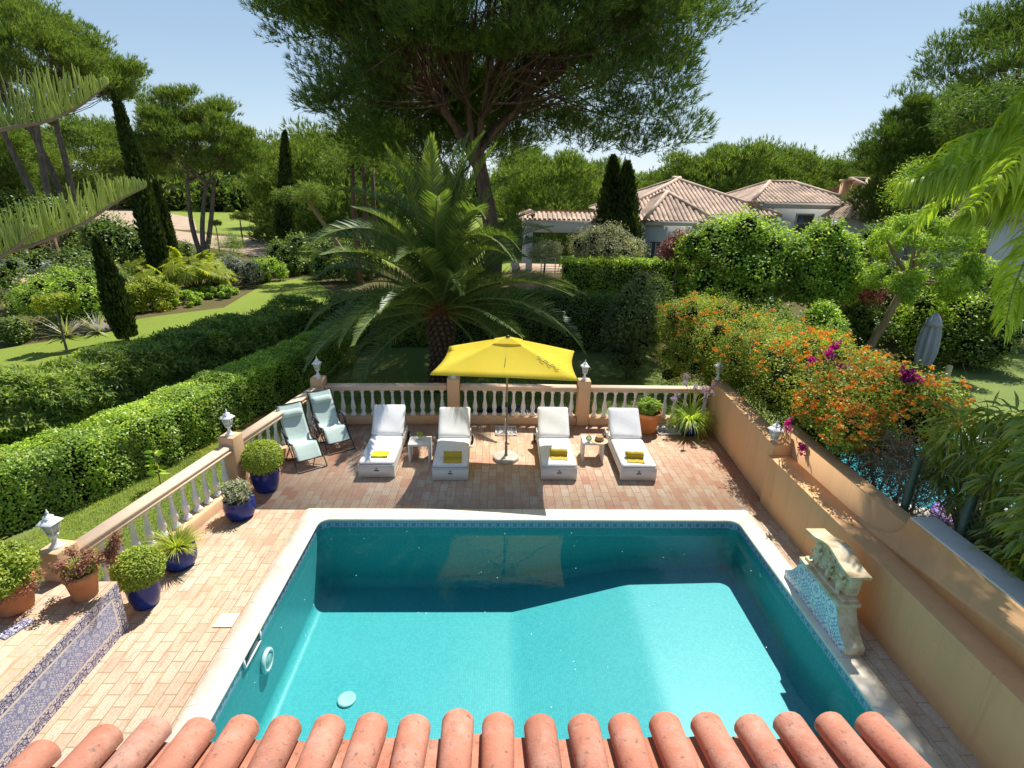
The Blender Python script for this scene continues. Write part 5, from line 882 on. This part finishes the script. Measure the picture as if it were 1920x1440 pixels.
agave(125,632,1.25,46,'spiky pale yucca clump by the boulder at the lawn edge',231); agave(185,625,1.1,36,'spiky yucca clump beside the shortest cypress foot',232); agave(5,560,1.3,30,'blue-grey spiky plant at the frame edge near the dark roof',233)
b=bmesh.new(); bmesh.ops.create_icosphere(b,subdivisions=4,radius=1); q=np.random.default_rng(33); co_=np.array([v.co[:] for v in b.verts]); nz=1+.18*vnoise(co_*1.6,q,1.)
for v,k in zip(b.verts,nz): v.co=Vector((v.co.x*1.1*k,v.co.y*.6*k,v.co.z*.36*k))
me=bpy.data.meshes.new('boulder'); b.to_mesh(me); b.free(); p=at(152,622,GZ); tag(obj('boulder',me,'rock',None,(p[0],p[1],GZ+.12)),'long grey boulder at the lawn edge by the shortest cypress','boulder')
# fan palms
def fanleaf(seed,R,mat='lime'):
    q=np.random.default_rng(seed); n=44; a=np.linspace(-2.5,2.5,n)+q.normal(size=n)*.03; V=[];F=[]
    for i in range(n):
        d=np.array([math.cos(a[i]),math.sin(a[i]),0]); s=np.array([-d[1],d[0],0]); l=R*(.75+.25*math.cos(a[i]*.5))*q.uniform(.92,1.05); fold=.012*(1 if i%2 else -1); V+=[d*.02,d*l*.62+s*l*.062+[0,0,fold-.03*l],d*l+np.array([0,0,-.25*l*q.uniform(.4,1.4)]),d*l*.62-s*l*.062+[0,0,-fold-.03*l]]; F.append([4*i,4*i+1,4*i+2,4*i+3])
    return np.array(V),np.array(F)
def fanpalm(pxx,Y,label,seed,nl=26,R=.85,hh=1.2,sp=1.2):
    p=atY(pxx,500,Y); t=thing('fan_palm',label,'fan palm',(p[0],p[1],GZ),0,'lime green fan palms'); q=np.random.default_rng(seed); VV=[];FF=[];o=0; st=MB()
    for k in range(nl):
        V,F=fanleaf(seed*50+k,R*q.uniform(.75,1.15)); a=q.uniform(0,2*PI); rr_=sp*math.sqrt(q.uniform(.02,1)); h=hh*q.uniform(.6,1.25)*(1.15-.45*rr_/sp); c_=np.array([math.cos(a)*rr_,math.sin(a)*rr_,h]); M_=rotz(a)@roty(q.uniform(.1,.8))@rotx(q.normal()*.3); VV.append(V@M_.T+c_); FF.append(F+o); o+=len(V); st.tube([(c_[0]*.15,c_[1]*.15,0),(c_[0]*.6,c_[1]*.6,h*.75),c_],[.02,.014,.010],5)
    m=mesh('leaves',np.concatenate(VV),[np.concatenate(FF)]); m.materials.append(MAT['lime']); obj('leaves',m,None,t); obj('stalks',st,'rachis',t)
fanpalm(362,33,'lime fan palm in full sun at the lawn bend, brightest of the clump',241,54,.78,1.8,1.75); fanpalm(310,34,'lime fan palm behind the tallest cypress trunk',242,36,.75,2.0,1.3); fanpalm(255,31,'fan palm between the shortest and tallest cypress',243,28,.72,1.7,1.1); fanpalm(395,36,'fan palm against the silver shrub',244,30,.72,1.6,1.2)
# leaning pale pine branch tree
bl=ball_tree('leaning_pine','pale-barked leaning pine beside the lone cypress, over the fairway','pine tree',680,38,338,392,120,'needle_far',250,3800,.34,.04,tr_=.16,lean=-3.4,bark='barktan',nl=16,up=.5)
for pxx,Y,l,hh in ((672,37,'straight bare pine trunk seen through the palm fronds, nearer one',7.2),(692,39,'straight bare pine trunk beside the first, behind the palm',7.4),(708,41,'thinner bare pine trunk furthest into the palm fronds',7.6)):
    p=atY(pxx,500,Y); t=thing('pine_tree',l,'pine tree',(p[0],p[1],GZ)); obj('trunk',MB().tube([(0,0,-.2),(.05,0,2.5),(-.05,0,5.),(.1,0,hh)],[.24,.2,.17,.1],9),'bark',t); m,c=shrubmesh(int(pxx),(2.2,2.,1.3),1500,.4,.05,'needle_far',core=False,up=.6); obj('crown',m,None,t,(0,0,hh-.6))
# right garden
ball_tree('olive_tree','silvery grey-green olive tree in front of the house','olive tree',1135,29.5,412,510,168,'olive',260,15000,.13,.038,nl=26,tr_=.14,zg=.2,core=True); ball_tree('olive_tree','small olive bush beside the white railing','olive tree',1022,28.5,440,500,62,'olive',261,3000,.13,.035,nl=12,tr_=.06,zg=.2)
ball_tree('leafy_tree','bright glossy broadleaf tree hiding the house corner','tree',1375,22.5,350,590,240,'brightleaf',262,26000,.14,.09,nl=60,tr_=.11,zg=-.3,core=True,up=-.15,lr=(.2,.34),bottom=-.7,inner=.4); ball_tree('leafy_tree','glossy broadleaf tree with a tan trunk, in front of the second roof','tree',1535,21.5,365,600,170,'brightleaf',263,19000,.13,.085,nl=50,tr_=.10,zg=-.3,bark='barktan',core=True,up=-.1,lr=(.2,.36),bottom=-.6,inner=.4)
ball_tree('plum_tree','purple-leaved plum tree by the white house wall','tree',1268,25.5,425,510,75,'plum',264,3000,.11,.07,nl=14,tr_=.06,zg=0.); ball_tree('plum_tree','purple plum showing between the two glossy trees and the leaning trunk','tree',1608,22.5,490,590,120,'plum',265,4500,.11,.07,nl=16,tr_=.06,zg=-.3); ball_tree('plum_tree','purple plum twigs low beside the glossy house-corner tree','tree',1330,23.5,470,545,80,'plum',266,2200,.10,.06,nl=12,tr_=.05,zg=-.1)
jt=ball_tree('feathery_tree','feathery-leaved tree with a leaning pale trunk','tree',1655,20.,372,560,235,'jacaranda',267,30000,.12,.045,nl=80,tr_=.15,zg=-.3,lean=1.1,bark='barktan',lr=(.14,.25),inner=.3,flat=.75,shell=.98,bottom=-.75); ball_tree('feathery_tree','light feathery tree crown above the queen palm tip','tree',1690,27.,278,420,120,'jacaranda',268,7000,.15,.05,nl=18,tr_=.12,zg=-.3)
S('oleander','grey-green oleander at the far corner of the flowering hedge','shrub',1196,17.8,500,105,12000,.15,.032,'oleander',270,nl=22,depth=.9); S('oleander','oleander shrub with pink-lilac flowers below the plum','shrub',1225,20,500,100,6000,.15,.03,'darkleaf',271)
for pxx,Y,tp,w_,mt,l,sd in [(1560,18.8,560,95,'brightleaf','light multi-stemmed shrub behind the lantana, by the leaning trunk',272),(1455,19.5,555,100,'darkleaf','dark shrub under the glossy house-corner tree',273),(1495,21,600,80,'darkleaf','low dark shrub behind the tan trunk',274),(1800,20.5,540,150,'brightleaf','sunlit shrub behind the closed grey parasol',275),(1880,19.5,560,130,'darkleaf','dark shrub under the hanging palm leaflets',276),(1740,23,510,130,'darkleaf','shaded shrub behind the leaning trunk',277),(1640,22,570,110,'darkleaf','dark undergrowth at the foot of the leaning trunk',278),(1400,22,560,90,'darkleaf','shaded undergrowth between glossy trees',279),(1820,24,490,150,'darkleaf','dark shrub at the foot of the white side wall',280),(1910,23,500,110,'brightleaf','shrub at the frame edge behind palm leaflets',281),(1330,20.5,545,90,'brightleaf','leafy shrub below the purple plum',282),(1390,18.2,590,70,'darkleaf','small dark shrub poking over the lantana',283)]: S('shrub',l,'shrub',pxx,Y,tp,w_,6500,.12,.06,mt,sd,zg=-.35,nl=15)
p=atY(1815,500,27); t=thing('pine_tree','thick dark pine trunk before the white side wall of the house','pine tree',(p[0],p[1],GZ)); obj('trunk',MB().tube([(0,0,-.2),(.1,0,3),(.2,0,6),(.5,.3,9.)],[.5,.44,.4,.3],12),'bark',t); m,c=shrubmesh(299,(4.5,4.,2.4),6000,.38,.05,'needle',core=False,up=.6,nl=24,lr=(.25,.4)); b=MB(); q=np.random.default_rng(3); branches(b,(.45,.2,8.6),(c+[.5,.3,7.8])[:14],.16,q); obj('limbs',b,'bark',t); obj('crown',m,None,t,(.5,.3,7.8))
S('shrub','tall dark shrub filling the gap before the third roof','shrub',1640,25,398,110,9000,.13,.07,'darkleaf',295,zg=-.35,nl=18)
S('shrub','tall leafy shrub between the purple plum and the house corner','shrub',1305,26.5,425,110,9000,.13,.07,'brightleaf',296,zg=-.2,nl=18)
# queen palm fronds
qp=thing('queen_palm','queen palm whose long drooping fronds hang in from the frame edge','palm',(9.2,7.4,GZ)); qb=np.array([9.2,7.4,GZ]); obj('trunk',MB().tube([(0,0,-.2),(0,0,3),(.05,0,6.1)],[.2,.16,.15],14),'barkgrey',qp)
def qfrond(pts,seed,n=150,ll=1.0,wd=.034,world=None):
    q=np.random.default_rng(seed); P=(np.array([atY(x,y,Yy) for x,y,Yy in pts]) if world is None else np.array(world))-qb; t=np.linspace(0,1,len(P)); u=np.linspace(0,1,50); S=np.stack([np.interp(u,t,P[:,i]) for i in range(3)],1); k=np.ones(7)/7
    for i in range(3): S[3:-3,i]=np.convolve(S[:,i],k,'valid')
    rm=MB().tube(S,np.linspace(.028,.006,50),6,False); T=unit(np.gradient(S,axis=0)); VV=[];FF=[];o=0
    for w_ in np.repeat(np.linspace(.12,.995,n),2):
        p=np.array([np.interp(w_,u,S[:,i]) for i in range(3)]); tv=unit(np.array([np.interp(w_,u,T[:,i]) for i in range(3)])); sd=unit(np.cross(tv,[0,0,1.]))*(1 if q.uniform()<.5 else -1); L=ll*np.interp(w_,[0,.2,.7,1],[.6,1,.9,.35])*q.uniform(.75,1.15); d=unit(sd*q.uniform(.4,1.1)+np.array([0,0,q.uniform(.05,.9)])+tv*q.uniform(.2,.8)); s=unit(np.cross(d,rdir(q,1)[0])); seg=6; rows=[]; pp=p; kink=q.integers(1,4); 
        for i in range(seg+1):
            wt=wd*(.35+.65*math.sin(PI*min(1,(i+.6)/(seg+.2))))*(1 if i<seg else .1); rows+= [pp-s*wt*.5,pp+s*wt*.5]; d=unit(d+np.array([0,0,-(.30 if i!=kink else q.uniform(.5,1.3))])); pp=pp+d*L/seg
        VV+=rows; FF+= [[o+2*i,o+2*i+1,o+2*i+3,o+2*i+2] for i in range(seg)]; o+=2*(seg+1)
    m=joinmesh('frond',[(np.concatenate(rm.v),np.concatenate(rm.f[4])),(np.array(VV),np.array(FF))],['rachis','queen']); obj('frond',m,None,qp)
qfrond([(2200,330,7.4),(2100,300,7.7),(1980,285,8.),(1880,295,8.2),(1790,315,8.4),(1690,345,8.5)],301,190,1.0); qfrond([(2200,330,7.4),(2090,350,7.3),(2000,390,7.2),(1935,460,7.2),(1900,540,7.2),(1885,610,7.2)],302,150,.75); qfrond([(2230,360,7.4),(2090,330,7.8),(1960,345,8.1),(1880,370,8.3),(1800,410,8.5)],303,140,1.0)
for k,(ex,ey,ez,tx,ty,tz) in enumerate([(7.6,8.6,6.6,6.3,8.8,5.6),(7.4,7.2,6.9,5.7,6.9,5.4),(8.,6.,6.8,6.4,4.6,5.2),(8.4,8.8,6.8,7.6,10.4,5.0),(9.8,9.,6.9,10.2,10.6,5.2),(10.6,7.,6.8,12.,6.6,5.2),(9.4,5.8,6.9,9.3,3.8,5.3),(7.9,6.8,6.9,6.4,6.1,6.3),(8.,7.4,7.1,6.6,7.5,6.5),(8.,6.4,6.9,6.8,5.3,6.2),(8.1,8.,7.2,7.1,8.4,6.7),(8.,7.2,7.3,6.2,6.8,6.7),(8.2,6.3,7.2,7.2,4.8,6.6)]):  # last fronds stay out of view, added to shade the wall ledge
    q=np.random.default_rng(400+k); a0=np.array([9.25,7.4,6.0]); m0=np.array([ex,ey,ez]); e0=np.array([tx,ty,tz]); u=np.linspace(0,1,6); 
    qfrond_pts=[(1-t)**2*a0+2*t*(1-t)*(m0*2-(a0+e0)/2)*1.0+t*t*e0 for t in u]; qfrond(None,310+k,170,.8,.045,qfrond_pts)
# long-leaved tree by the fence
lt_=thing('long_leaved_tree','tree with long drooping glossy leaves hanging over the capped wall','tree',(6.55,6.45,GZ)); b=MB(); q=np.random.default_rng(91); tips=[]
tgt=[atY(x,y,Y)-np.array([6.55,6.45,GZ]) for x,y,Y in [(1770,830,6.9),(1800,800,6.6),(1850,790,6.4),(1900,790,6.2),(1940,800,5.9),(1765,890,6.7),(1830,860,6.4),(1890,850,6.),(1860,910,5.9),(1920,900,5.6),(1810,930,6.4),(1900,970,5.5),(1870,1000,5.6),(1930,1020,5.2),(1890,1050,5.2),(1925,1080,5.),(1960,950,5.2),(1790,860,7.1),(1850,840,6.9),(1920,850,6.6),(1980,900,5.8),(1900,1015,5.5),(1840,890,6.6),(1950,870,6.3)]]+[np.array(p)-np.array([6.55,6.45,GZ]) for p in [(5.8,5.1,2.9),(6.0,4.6,2.6),(5.7,4.2,2.4),(6.2,4.0,2.8),(5.75,3.4,2.3),(6.3,3.2,2.6),(6.1,5.5,3.1),(6.6,4.8,3.0),(5.7,2.7,2.2),(5.9,3.8,3.1),(5.6,4.7,2.3),(5.75,2.0,2.3),(6.6,2.6,2.8)]+[(5.55+.5*((k*.37)%1),1.6+.23*k,2.0+1.0*((k*.61)%1)) for k in range(17)]]  # closing targets are unseen leaf clusters, added to keep the ledge in shade
b.tube([(0,0,-.1),(.05,.05,.8),(0,0,1.5)],[.09,.07,.06],8,False); branches(b,(0,0,1.4),tgt,.035,q,.15,5); b.tube([(-.45,.2,-.1),(-.42,.1,.9),(-.3,0,1.7)],[.06,.05,.03],7); obj('trunk',b,'barkgrey',lt_)
P=[];A=[]
for e in tgt:
    for k in range(105): d=rdir(q,1)[0]; P.append(e+d*q.uniform(.03,.24)); A.append(d*.6+[0,0,-.45+q.uniform(-.3,.5)])
P=np.array(P);A=unit(np.array(A)); n=len(P); S_=unit(np.cross(A,rdir(q,n))); L=q.uniform(.17,.30,(n,1)); w_=q.uniform(.028,.042,(n,1)); A2=unit(A+[0,0,-.5]); A3=unit(A2+[0,0,-.5]); p1=P+A*L*.3; p2=p1+A2*L*.35; p3=p2+A3*L*.35; V=np.stack([P-S_*.003,P+S_*.003,p1-S_*w_*.5,p1+S_*w_*.5,p2-S_*w_*.42,p2+S_*w_*.42,p3-S_*.002,p3+S_*.002],1).reshape(-1,3); i=np.arange(n)[:,None]*8; m=mesh('foliage',V,[np.concatenate([i+np.array([[0,1,3,2]]),i+np.array([[2,3,5,4]]),i+np.array([[4,5,7,6]])])]); m.materials.append(MAT['longleaf']); obj('foliage',m,None,lt_)
# ================================================================ NEIGHBOUR'S GARDEN
p0=at(1728,692,-.3); t=thing('closed_parasol','closed grey-mauve parasol on the neighbouring lawn','parasol',(15.25,18.6,GZ)); t.scale=(1.15,1.15,1.12); u=np.linspace(0,2*PI,49)[:-1]; b=MB(); V=[]
for z,r in ((.35,.19),(.8,.25),(1.3,.23),(1.75,.16),(1.80,.17)): V.append(np.c_[np.cos(u)*r*(1+.22*np.cos(u*8)),np.sin(u)*r*(1+.22*np.cos(u*8)),np.full(48,z)])
i=np.arange(4)[:,None]*48; j=np.arange(48)[None]; b.add(np.concatenate(V),[np.stack([i+j,i+(j+1)%48,i+48+(j+1)%48,i+48+j],-1).reshape(-1,4)]); obj('cover',b,'mauvecloth',t,smooth=True); obj('cap',MB().lathe([(.26,1.62),(.28,1.6),(.20,1.75),(.10,1.95),(.05,2.0),(0,2.01)],8),'mauvecloth',t); obj('pole',MB().lathe([(.03,0),(.03,.5)],10).lathe([(.25,0),(.25,.06),(0,.07)],20),'pole',t)
q_=atY(1777,700,16.5); tag(obj('wooden_post',MB().lathe([(.085,0),(.085,.95),(.07,.98),(0,.985)],12),'woodpost',None,(q_[0],q_[1],GZ)),'short pale wooden post beside the closed parasol','post')
npl=thing('neighbour_pool','bright blue neighbouring pool glimpsed through the hedge and fence','swimming pool',(0,0,0)); rp_=rrect(8.0,12.3,9.4,13.6,.8); rp2_=rrect(7.65,12.65,9.05,13.95,1.0); b=MB(); nn=len(rp_); b.add(np.c_[rp_,np.full(nn,-.33)],[[np.arange(nn)]]); me=b.mesh('water'); obj('water',me,'npool',npl,fix=True)
b=MB(); V=np.concatenate([np.c_[rp2_,np.full(nn,-.40)],np.c_[rp2_,np.full(nn,-.30)],np.c_[rp_,np.full(nn,-.30)],np.c_[rp_,np.full(nn,-.36)]]); i=np.arange(3)[:,None]*nn; j=np.arange(nn)[None]; b.add(V,[np.stack([i+j,i+(j+1)%nn,i+nn+(j+1)%nn,i+nn+j],-1).reshape(-1,4)]); obj('coping',b,'copstone',npl)
ri=thing('inflatable_ring','purple and orange inflatable lying by the neighbouring pool','inflatable',(8.9,8.75,-.28)); b=MB(); torus(b,.5,.12,(0,0,.12),np.eye(3),30,12); obj('tube',b,'purple',ri,smooth=True); b=MB(); torus(b,.3,.10,(0,0,.11),np.eye(3),26,10); obj('inner_tube',b,plain('orange_vinyl',(.70,.36,.16),.35,.08),ri,smooth=True)
flat('neighbour_terrace',[(6.0,6.6),(13,6.6),(13,8.6),(6.0,8.6)],GZ+.05,'sand')
# neighbouring house
hs=thing('neighbour_house','white single-storey house with pink tiled hip roofs behind the garden trees','house',(0,0,0))
def hip(x0,x1,y0,y1,ze,zr,ridge='x',name='roof',inset=None,par=None):
    par=par or hs; b=MB(); w_=(y1-y0)/2 if ridge=='x' else (x1-x0)/2; ins=w_ if inset is None else inset
    if ridge=='x': R0=np.array([x0+ins,(y0+y1)/2,zr]); R1=np.array([x1-ins,(y0+y1)/2,zr])
    else: R0=np.array([(x0+x1)/2,y0+ins,zr]); R1=np.array([(x0+x1)/2,y1-ins,zr])
    c=[np.array(p) for p in ((x0,y0,ze),(x1,y0,ze),(x1,y1,ze),(x0,y1,ze))]
    if ridge=='x': faces=[(c[0],c[1],R1,R0),(c[1],c[2],R1,R1),(c[2],c[3],R0,R1),(c[3],c[0],R0,R0)]
    else: faces=[(c[0],c[1],R0,R0),(c[1],c[2],R1,R0),(c[2],c[3],R1,R1),(c[3],c[0],R0,R1)]
    o=obj(name,MB(),None,par) if 0 else None
    bb=MB()
    for A,B,Cq,Dq in faces:
        L=np.linalg.norm(B-A); ex=(B-A)/L; up=(Dq-A)-ex*((Dq-A)@ex); D_=np.linalg.norm(up); ey=up/D_; nz=np.cross(ex,ey); nz*=np.sign(nz[2]); ia=(Dq-A)@ex; ib=(B-Cq)@ex
        bb.add(np.array([A,B,Cq,Dq])-nz*.02,[[[0,1,2,3]]])
        for s in np.arange(.14,L,.28):
            f=min(1.,s/max(ia,1e-6),(L-s)/max(ib,1e-6)); 
            if f<.03: continue
            th=np.linspace(0,PI,6); pr_=np.stack([-np.cos(th)*.10,np.sin(th)*.085],1); V=np.concatenate([A+ex*(s+pr_[:,:1])+ey*v+nz*(pr_[:,1:]) for v in (-.06,f*D_)]); j=np.arange(5); b.add(V,[np.stack([j,j+1,j+7,j+6],1)])
            nrow=int(f*D_/.42)
            for r_ in range(1,nrow): v=r_*.42; b.tube([A+ex*(s-.09)+ey*v+nz*.03,A+ex*s+ey*v+nz*.098,A+ex*(s+.09)+ey*v+nz*.03],.012,3,False)
    for e0,e1 in [(c[0],R0),(c[1],R1 if ridge=='x' else R0),(c[2],R1),(c[3],R0 if ridge=='x' else R1),(R0,R1)]:
        if np.linalg.norm(e1-e0)>.1: b.tube([e0+[0,0,.05],e1+[0,0,.07]],.13,8)
    o=obj(name,b,'housetile',par); obj('underlay',bb,'housetile',o); return o
def hbox(x0,x1,y0,y1,z0,z1,nm='wall',mat='housewall'): return obj(nm,MB().box(((x0+x1)/2,(y0+y1)/2,(z0+z1)/2),(x1-x0,y1-y0,z1-z0)),mat,hs)
def X_(pxx,Y): return atY(pxx,400,Y)[0]
def Z_(pxx,pyy,Y): return atY(pxx,pyy,Y)[2]
ZEV=Z_(1250,412,34); xa,xb=X_(1196,34),X_(1560,34)
hip(X_(1150,36),X_(1455,36),35.2,46.,ZEV+.3,Z_(1300,336,40.6),'x'); hip(X_(1207,33.),X_(1338,33.),32.6,39.5,ZEV,Z_(1250,362,36),'y',inset=3.1)
hbox(X_(1160,35.8),X_(1448,35.8),35.8,45.6,-.4,ZEV+.3); hbox(X_(1213,33.2),X_(1332,33.2),33.1,36.,-.4,ZEV); obj('cornice',MB().box(((X_(1207,33.)+X_(1338,33.))/2,33.0,ZEV-.18),(X_(1338,33)-X_(1207,33)-.3,.25,.22)),'housewall',hs)
for pxx in (1240,1290): 
    w_=obj('window',MB().box((X_(pxx,33.05),33.075,1.9),(1.15,.06,2.3)),'litewood',hs); obj('pane',MB().box((X_(pxx,33.05),33.05,1.9),(.95,.05,2.1)),'glassdark',w_)
    for k in (-.42,-.15,.15,.42): obj('louvre',MB().box((X_(pxx,33.05)+k,33.02,1.9),(.05,.03,2.0)),'litewood',w_)
zE2=Z_(1500,380,36.5); hip(X_(1402,36.5),X_(1600,36.5),36.,43.5,zE2,Z_(1470,343,39.5),'x',inset=2.6); hbox(X_(1412,36.6),X_(1592,36.6),36.5,43.,-.4,zE2); obj('cornice',MB().box((X_(1503,36.4),36.42,zE2-.22),(X_(1592,36.5)-X_(1412,36.5)+.1,.16,.3)),'housewall',hs)
for pxx in (1510,1565):
    w_=obj('window',MB().box((X_(pxx,36.5),36.47,zE2-1.3),(1.2,.07,1.3)),'litewood',hs); obj('pane',MB().box((X_(pxx,36.5),36.44,zE2-1.3),(1.0,.05,1.1)),'glassdark',w_)
zE3=Z_(1620,410,34.); hip(X_(1585,34.),X_(1765,34.),33.6,42.5,zE3,Z_(1640,338,38),'x',inset=3.5); hbox(X_(1595,34.2),X_(1755,34.2),34.1,42.,-.4,zE3)
ch=obj('chimney',MB().box((X_(1576,37.2),37.2,Z_(1576,375,37.2)),(.5,.5,2.3)),'pillar',rt if 0 else hs); obj('cap',MB().box((X_(1576,37.2),37.2,Z_(1576,375,37.2)+1.2),(.66,.66,.10)),'housetile',ch)
zE4=Z_(1850,412,32); hip(X_(1760,32.),X_(1990,32.),31.6,39.5,zE4,zE4+1.6,'x',inset=3.); hbox(X_(1770,32.2),X_(1985,32.2),32.1,39.,-.4,zE4); w_=obj('window',MB().box((X_(1778,32.1),32.06,1.9),(1.1,.07,2.6)),'litewood',hs); obj('pane',MB().box((X_(1778,32.1),32.03,1.9),(.85,.05,2.4)),'glassdark',w_)
# pergola terrace of that house
pg=thing('tiled_pergola','white columned pergola edged with pink tiles beside the house','pergola',(0,0,0)); zP=Z_(1000,412,34); xp0,xp1=X_(985,34),X_(1205,34)
def pbeam(c,d,nm='beam',mat='housewall'): return obj(nm,MB().box(c,d),mat,pg)
pbeam(((xp0+xp1)/2,33.3,zP-.28),(xp1-xp0,.4,.75)); pbeam((xp0+.2,36.2,zP-.28),(.4,5.4,.75)); pbeam(((xp0+xp1)/2,39.,zP-.28),(xp1-xp0,.4,.75))
b=MB()
def troof(p0,p1,out):
    p0=np.array(p0);p1=np.array(p1);L=np.linalg.norm(p1-p0);ex=(p1-p0)/L;out=np.array(out,float);ey=out*.9+np.array([0,0,-.35]);nz=np.array([0,0,1.])*.9+out*.35
    for s in np.arange(.14,L,.28):
        th=np.linspace(0,PI,6); pr_=np.stack([-np.cos(th)*.10,np.sin(th)*.085],1); V=np.concatenate([p0+ex*(s+pr_[:,:1])+ey*v+nz*pr_[:,1:] for v in (.5,-.5)]); j=np.arange(5); b.add(V,[np.stack([j,j+1,j+7,j+6],1)])
    b.add(np.array([p0+ey*.5,p1+ey*.5,p1-ey*.5,p0-ey*.5])-nz*.02,[[[0,1,2,3]]])
troof((xp0-.2,33.2,zP+.25),(xp1,33.2,zP+.25),(0,-1,0)); troof((xp0+.1,39.2,zP+.25),(xp0+.1,33.,zP+.25),(-1,0,0)); troof((xp1,39.,zP+.25),(xp0,39.,zP+.25),(0,1,0)); obj('tile_edge',b,'housetile',pg)
for x,y in ((xp0+.25,33.3),(xp0+.25,38.9),((xp0+xp1)/2+.6,33.3),(xp1-.3,33.3)): obj('column',MB().lathe([(.26,-.4),(.26,zP-.62)],4),'housewall',pg,(x,y,0),PI/4*0)
pbeam(((xp0+xp1)/2,34.6,.35),(xp1-xp0+1.5,5.,1.6),'terrace','tan')
rl=thing('white_railing','low white metal railing on the terrace under the pergola','railing',(0,0,0)); b=MB(); yr=32.0; x0,x1=X_(1018,yr),X_(1100,yr)
for z in np.linspace(1.3,2.15,7): b.tube([(x0,yr,z),(x1,yr,z)],.018,5)
obj('rails',b,'white',rl)
for x in np.linspace(x0,x1,4): obj('post',MB().tube([(x,yr,1.1),(x,yr,2.2)],.03,6),'white',rl)
# dark roofed pergola on the left
dp=thing('garden_pergola','dark roofed timber pergola behind the bushes, half hidden by araucaria twigs','pergola',(0,0,0)); Yp=34.; zr=Z_(20,492,Yp); xl_,xr_=X_(-90,Yp),X_(72,Yp)
r_=obj('roof',MB().box(((xl_+xr_)/2,Yp,zr),(xr_-xl_,2.6,.10)),'darkroof',dp); obj('trim',MB().box(((xl_+xr_)/2,Yp-1.32,zr),(xr_-xl_+.1,.05,.14)),'litewood',r_); obj('floor',MB().box(((xl_+xr_)/2,Yp+2,GZ+.1),(xr_-xl_+4,8,.2)),'tan',dp)
for x in np.linspace(xl_+.3,xr_+2.6,5): obj('post',MB().box((x,Yp-.4,1.3),(.22,.22,3.6)),'timber',dp)
obj('bench',MB().box((X_(20,31.),31.,Z_(20,517,31.)),(2.6,.6,.12)).box((X_(20,31.),31.3,Z_(20,517,31.)+.4),(2.6,.1,.5)).box((X_(20,31.)-1.1,31.,Z_(20,517,31.)-.35),(.1,.5,.6)).box((X_(20,31.)+1.1,31.,Z_(20,517,31.)-.35),(.1,.5,.6)),'litewood',dp)
# tarp-covered heap behind the balustrade
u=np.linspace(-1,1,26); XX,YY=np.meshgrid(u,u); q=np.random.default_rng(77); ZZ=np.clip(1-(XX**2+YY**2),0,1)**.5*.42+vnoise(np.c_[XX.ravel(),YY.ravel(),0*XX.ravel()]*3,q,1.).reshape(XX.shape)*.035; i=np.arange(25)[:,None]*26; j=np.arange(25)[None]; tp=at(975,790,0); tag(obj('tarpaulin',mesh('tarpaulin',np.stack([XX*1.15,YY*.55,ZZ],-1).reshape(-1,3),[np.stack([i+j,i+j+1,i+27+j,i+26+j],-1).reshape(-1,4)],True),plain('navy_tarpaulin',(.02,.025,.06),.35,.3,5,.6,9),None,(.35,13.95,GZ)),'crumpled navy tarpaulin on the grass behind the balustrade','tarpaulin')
fr_=thing('iron_fence','thin black iron fence bars behind the back balustrade','fence',(0,0,0))
for x in np.linspace(-.85,2.1,8): obj('bar',MB().tube([(x,13.45,GZ),(x,13.45,1.35)],.012,6),'black',fr_)
obj('rail',MB().tube([(-.95,13.45,1.2),(2.2,13.45,1.2)],.010,5),'black',fr_)
# young plant behind the side balustrade
p=at(320,905,GZ); S_=thing('young_plant','young broad-leaved plant in the grass behind the side balustrade','plant',(-7.0,10.3,GZ)); b=MB().tube([(0,0,-.05),(.02,0,.4),(0,.02,.8)],.012,5); obj('stem',b,'twig',S_); q=np.random.default_rng(5); P=np.array([(0,0,z) for z in np.linspace(.25,.85,26)]); V,F=leaves(P,rdir(q,26)*[1,1,.3]+[0,0,.1],.22,.09,q); m=mesh('leaves',V,[F]); m.materials.append(MAT['brightleaf']); obj('leaves',m,None,S_)
# grass blades near the balustrade
q=np.random.default_rng(99); n=70000; y=q.uniform(5.,17.5,n); x=np.where(y<13.1,xin(y)-.26-q.uniform(0,1,n)**1.2*np.interp(y,[5,9,13],[3.6,2.9,2.2]),q.uniform(-5.8,5.,n)); P=np.c_[x,y,np.full(n,GZ)]; V,F=leaves(P,q.normal(size=(n,3))*.45+[0,0,1.],.065,.012,q); gm=mesh('grass',V,[F]); struct(obj('grass',gm,'blade'),'stuff')
# unseen pine bough added above the frame to shade the ledge and coping strip
g_=np.random.default_rng(505); ot=thing('pine_tree','unseen pine added so its high bough dapples the ledge of the capped wall','pine tree',(13.2,9.8,GZ)); b=MB(); o_=np.array([13.2,9.8,GZ])
b.tube([(0,0,-.2),(-.2,.2,4),(-.6,.5,8),(-1.2,1.,11.)],[.34,.3,.24,.16],10,False); cen=[]
for k in range(85):
    y=g_.uniform(6.6,12.7); x=g_.uniform(8.42+.08*g_.normal(),9.7); z=g_.uniform(11.2,13.4); cen.append((x,y,z))
cen=np.array(cen)-o_; 
for e in cen[:60]: m_=np.array([-1.2,1.,11.])*.5+e*.5+[0,0,-.4]; b.tube([(-1.1,.9,10.8),m_,e],[.06,.035,.012],5,False)
obj('trunk',b,'bark',ot); n=len(cen)*110; k=np.repeat(np.arange(len(cen)),110); D=rdir(g_,n); P=cen[k]+D*g_.uniform(.1,.62,(n,1)); V,F=tufts(P,D+[0,0,.5],.36,.05,5,g_); obj('crown',mesh('crown',V,[F]),'needle',ot)
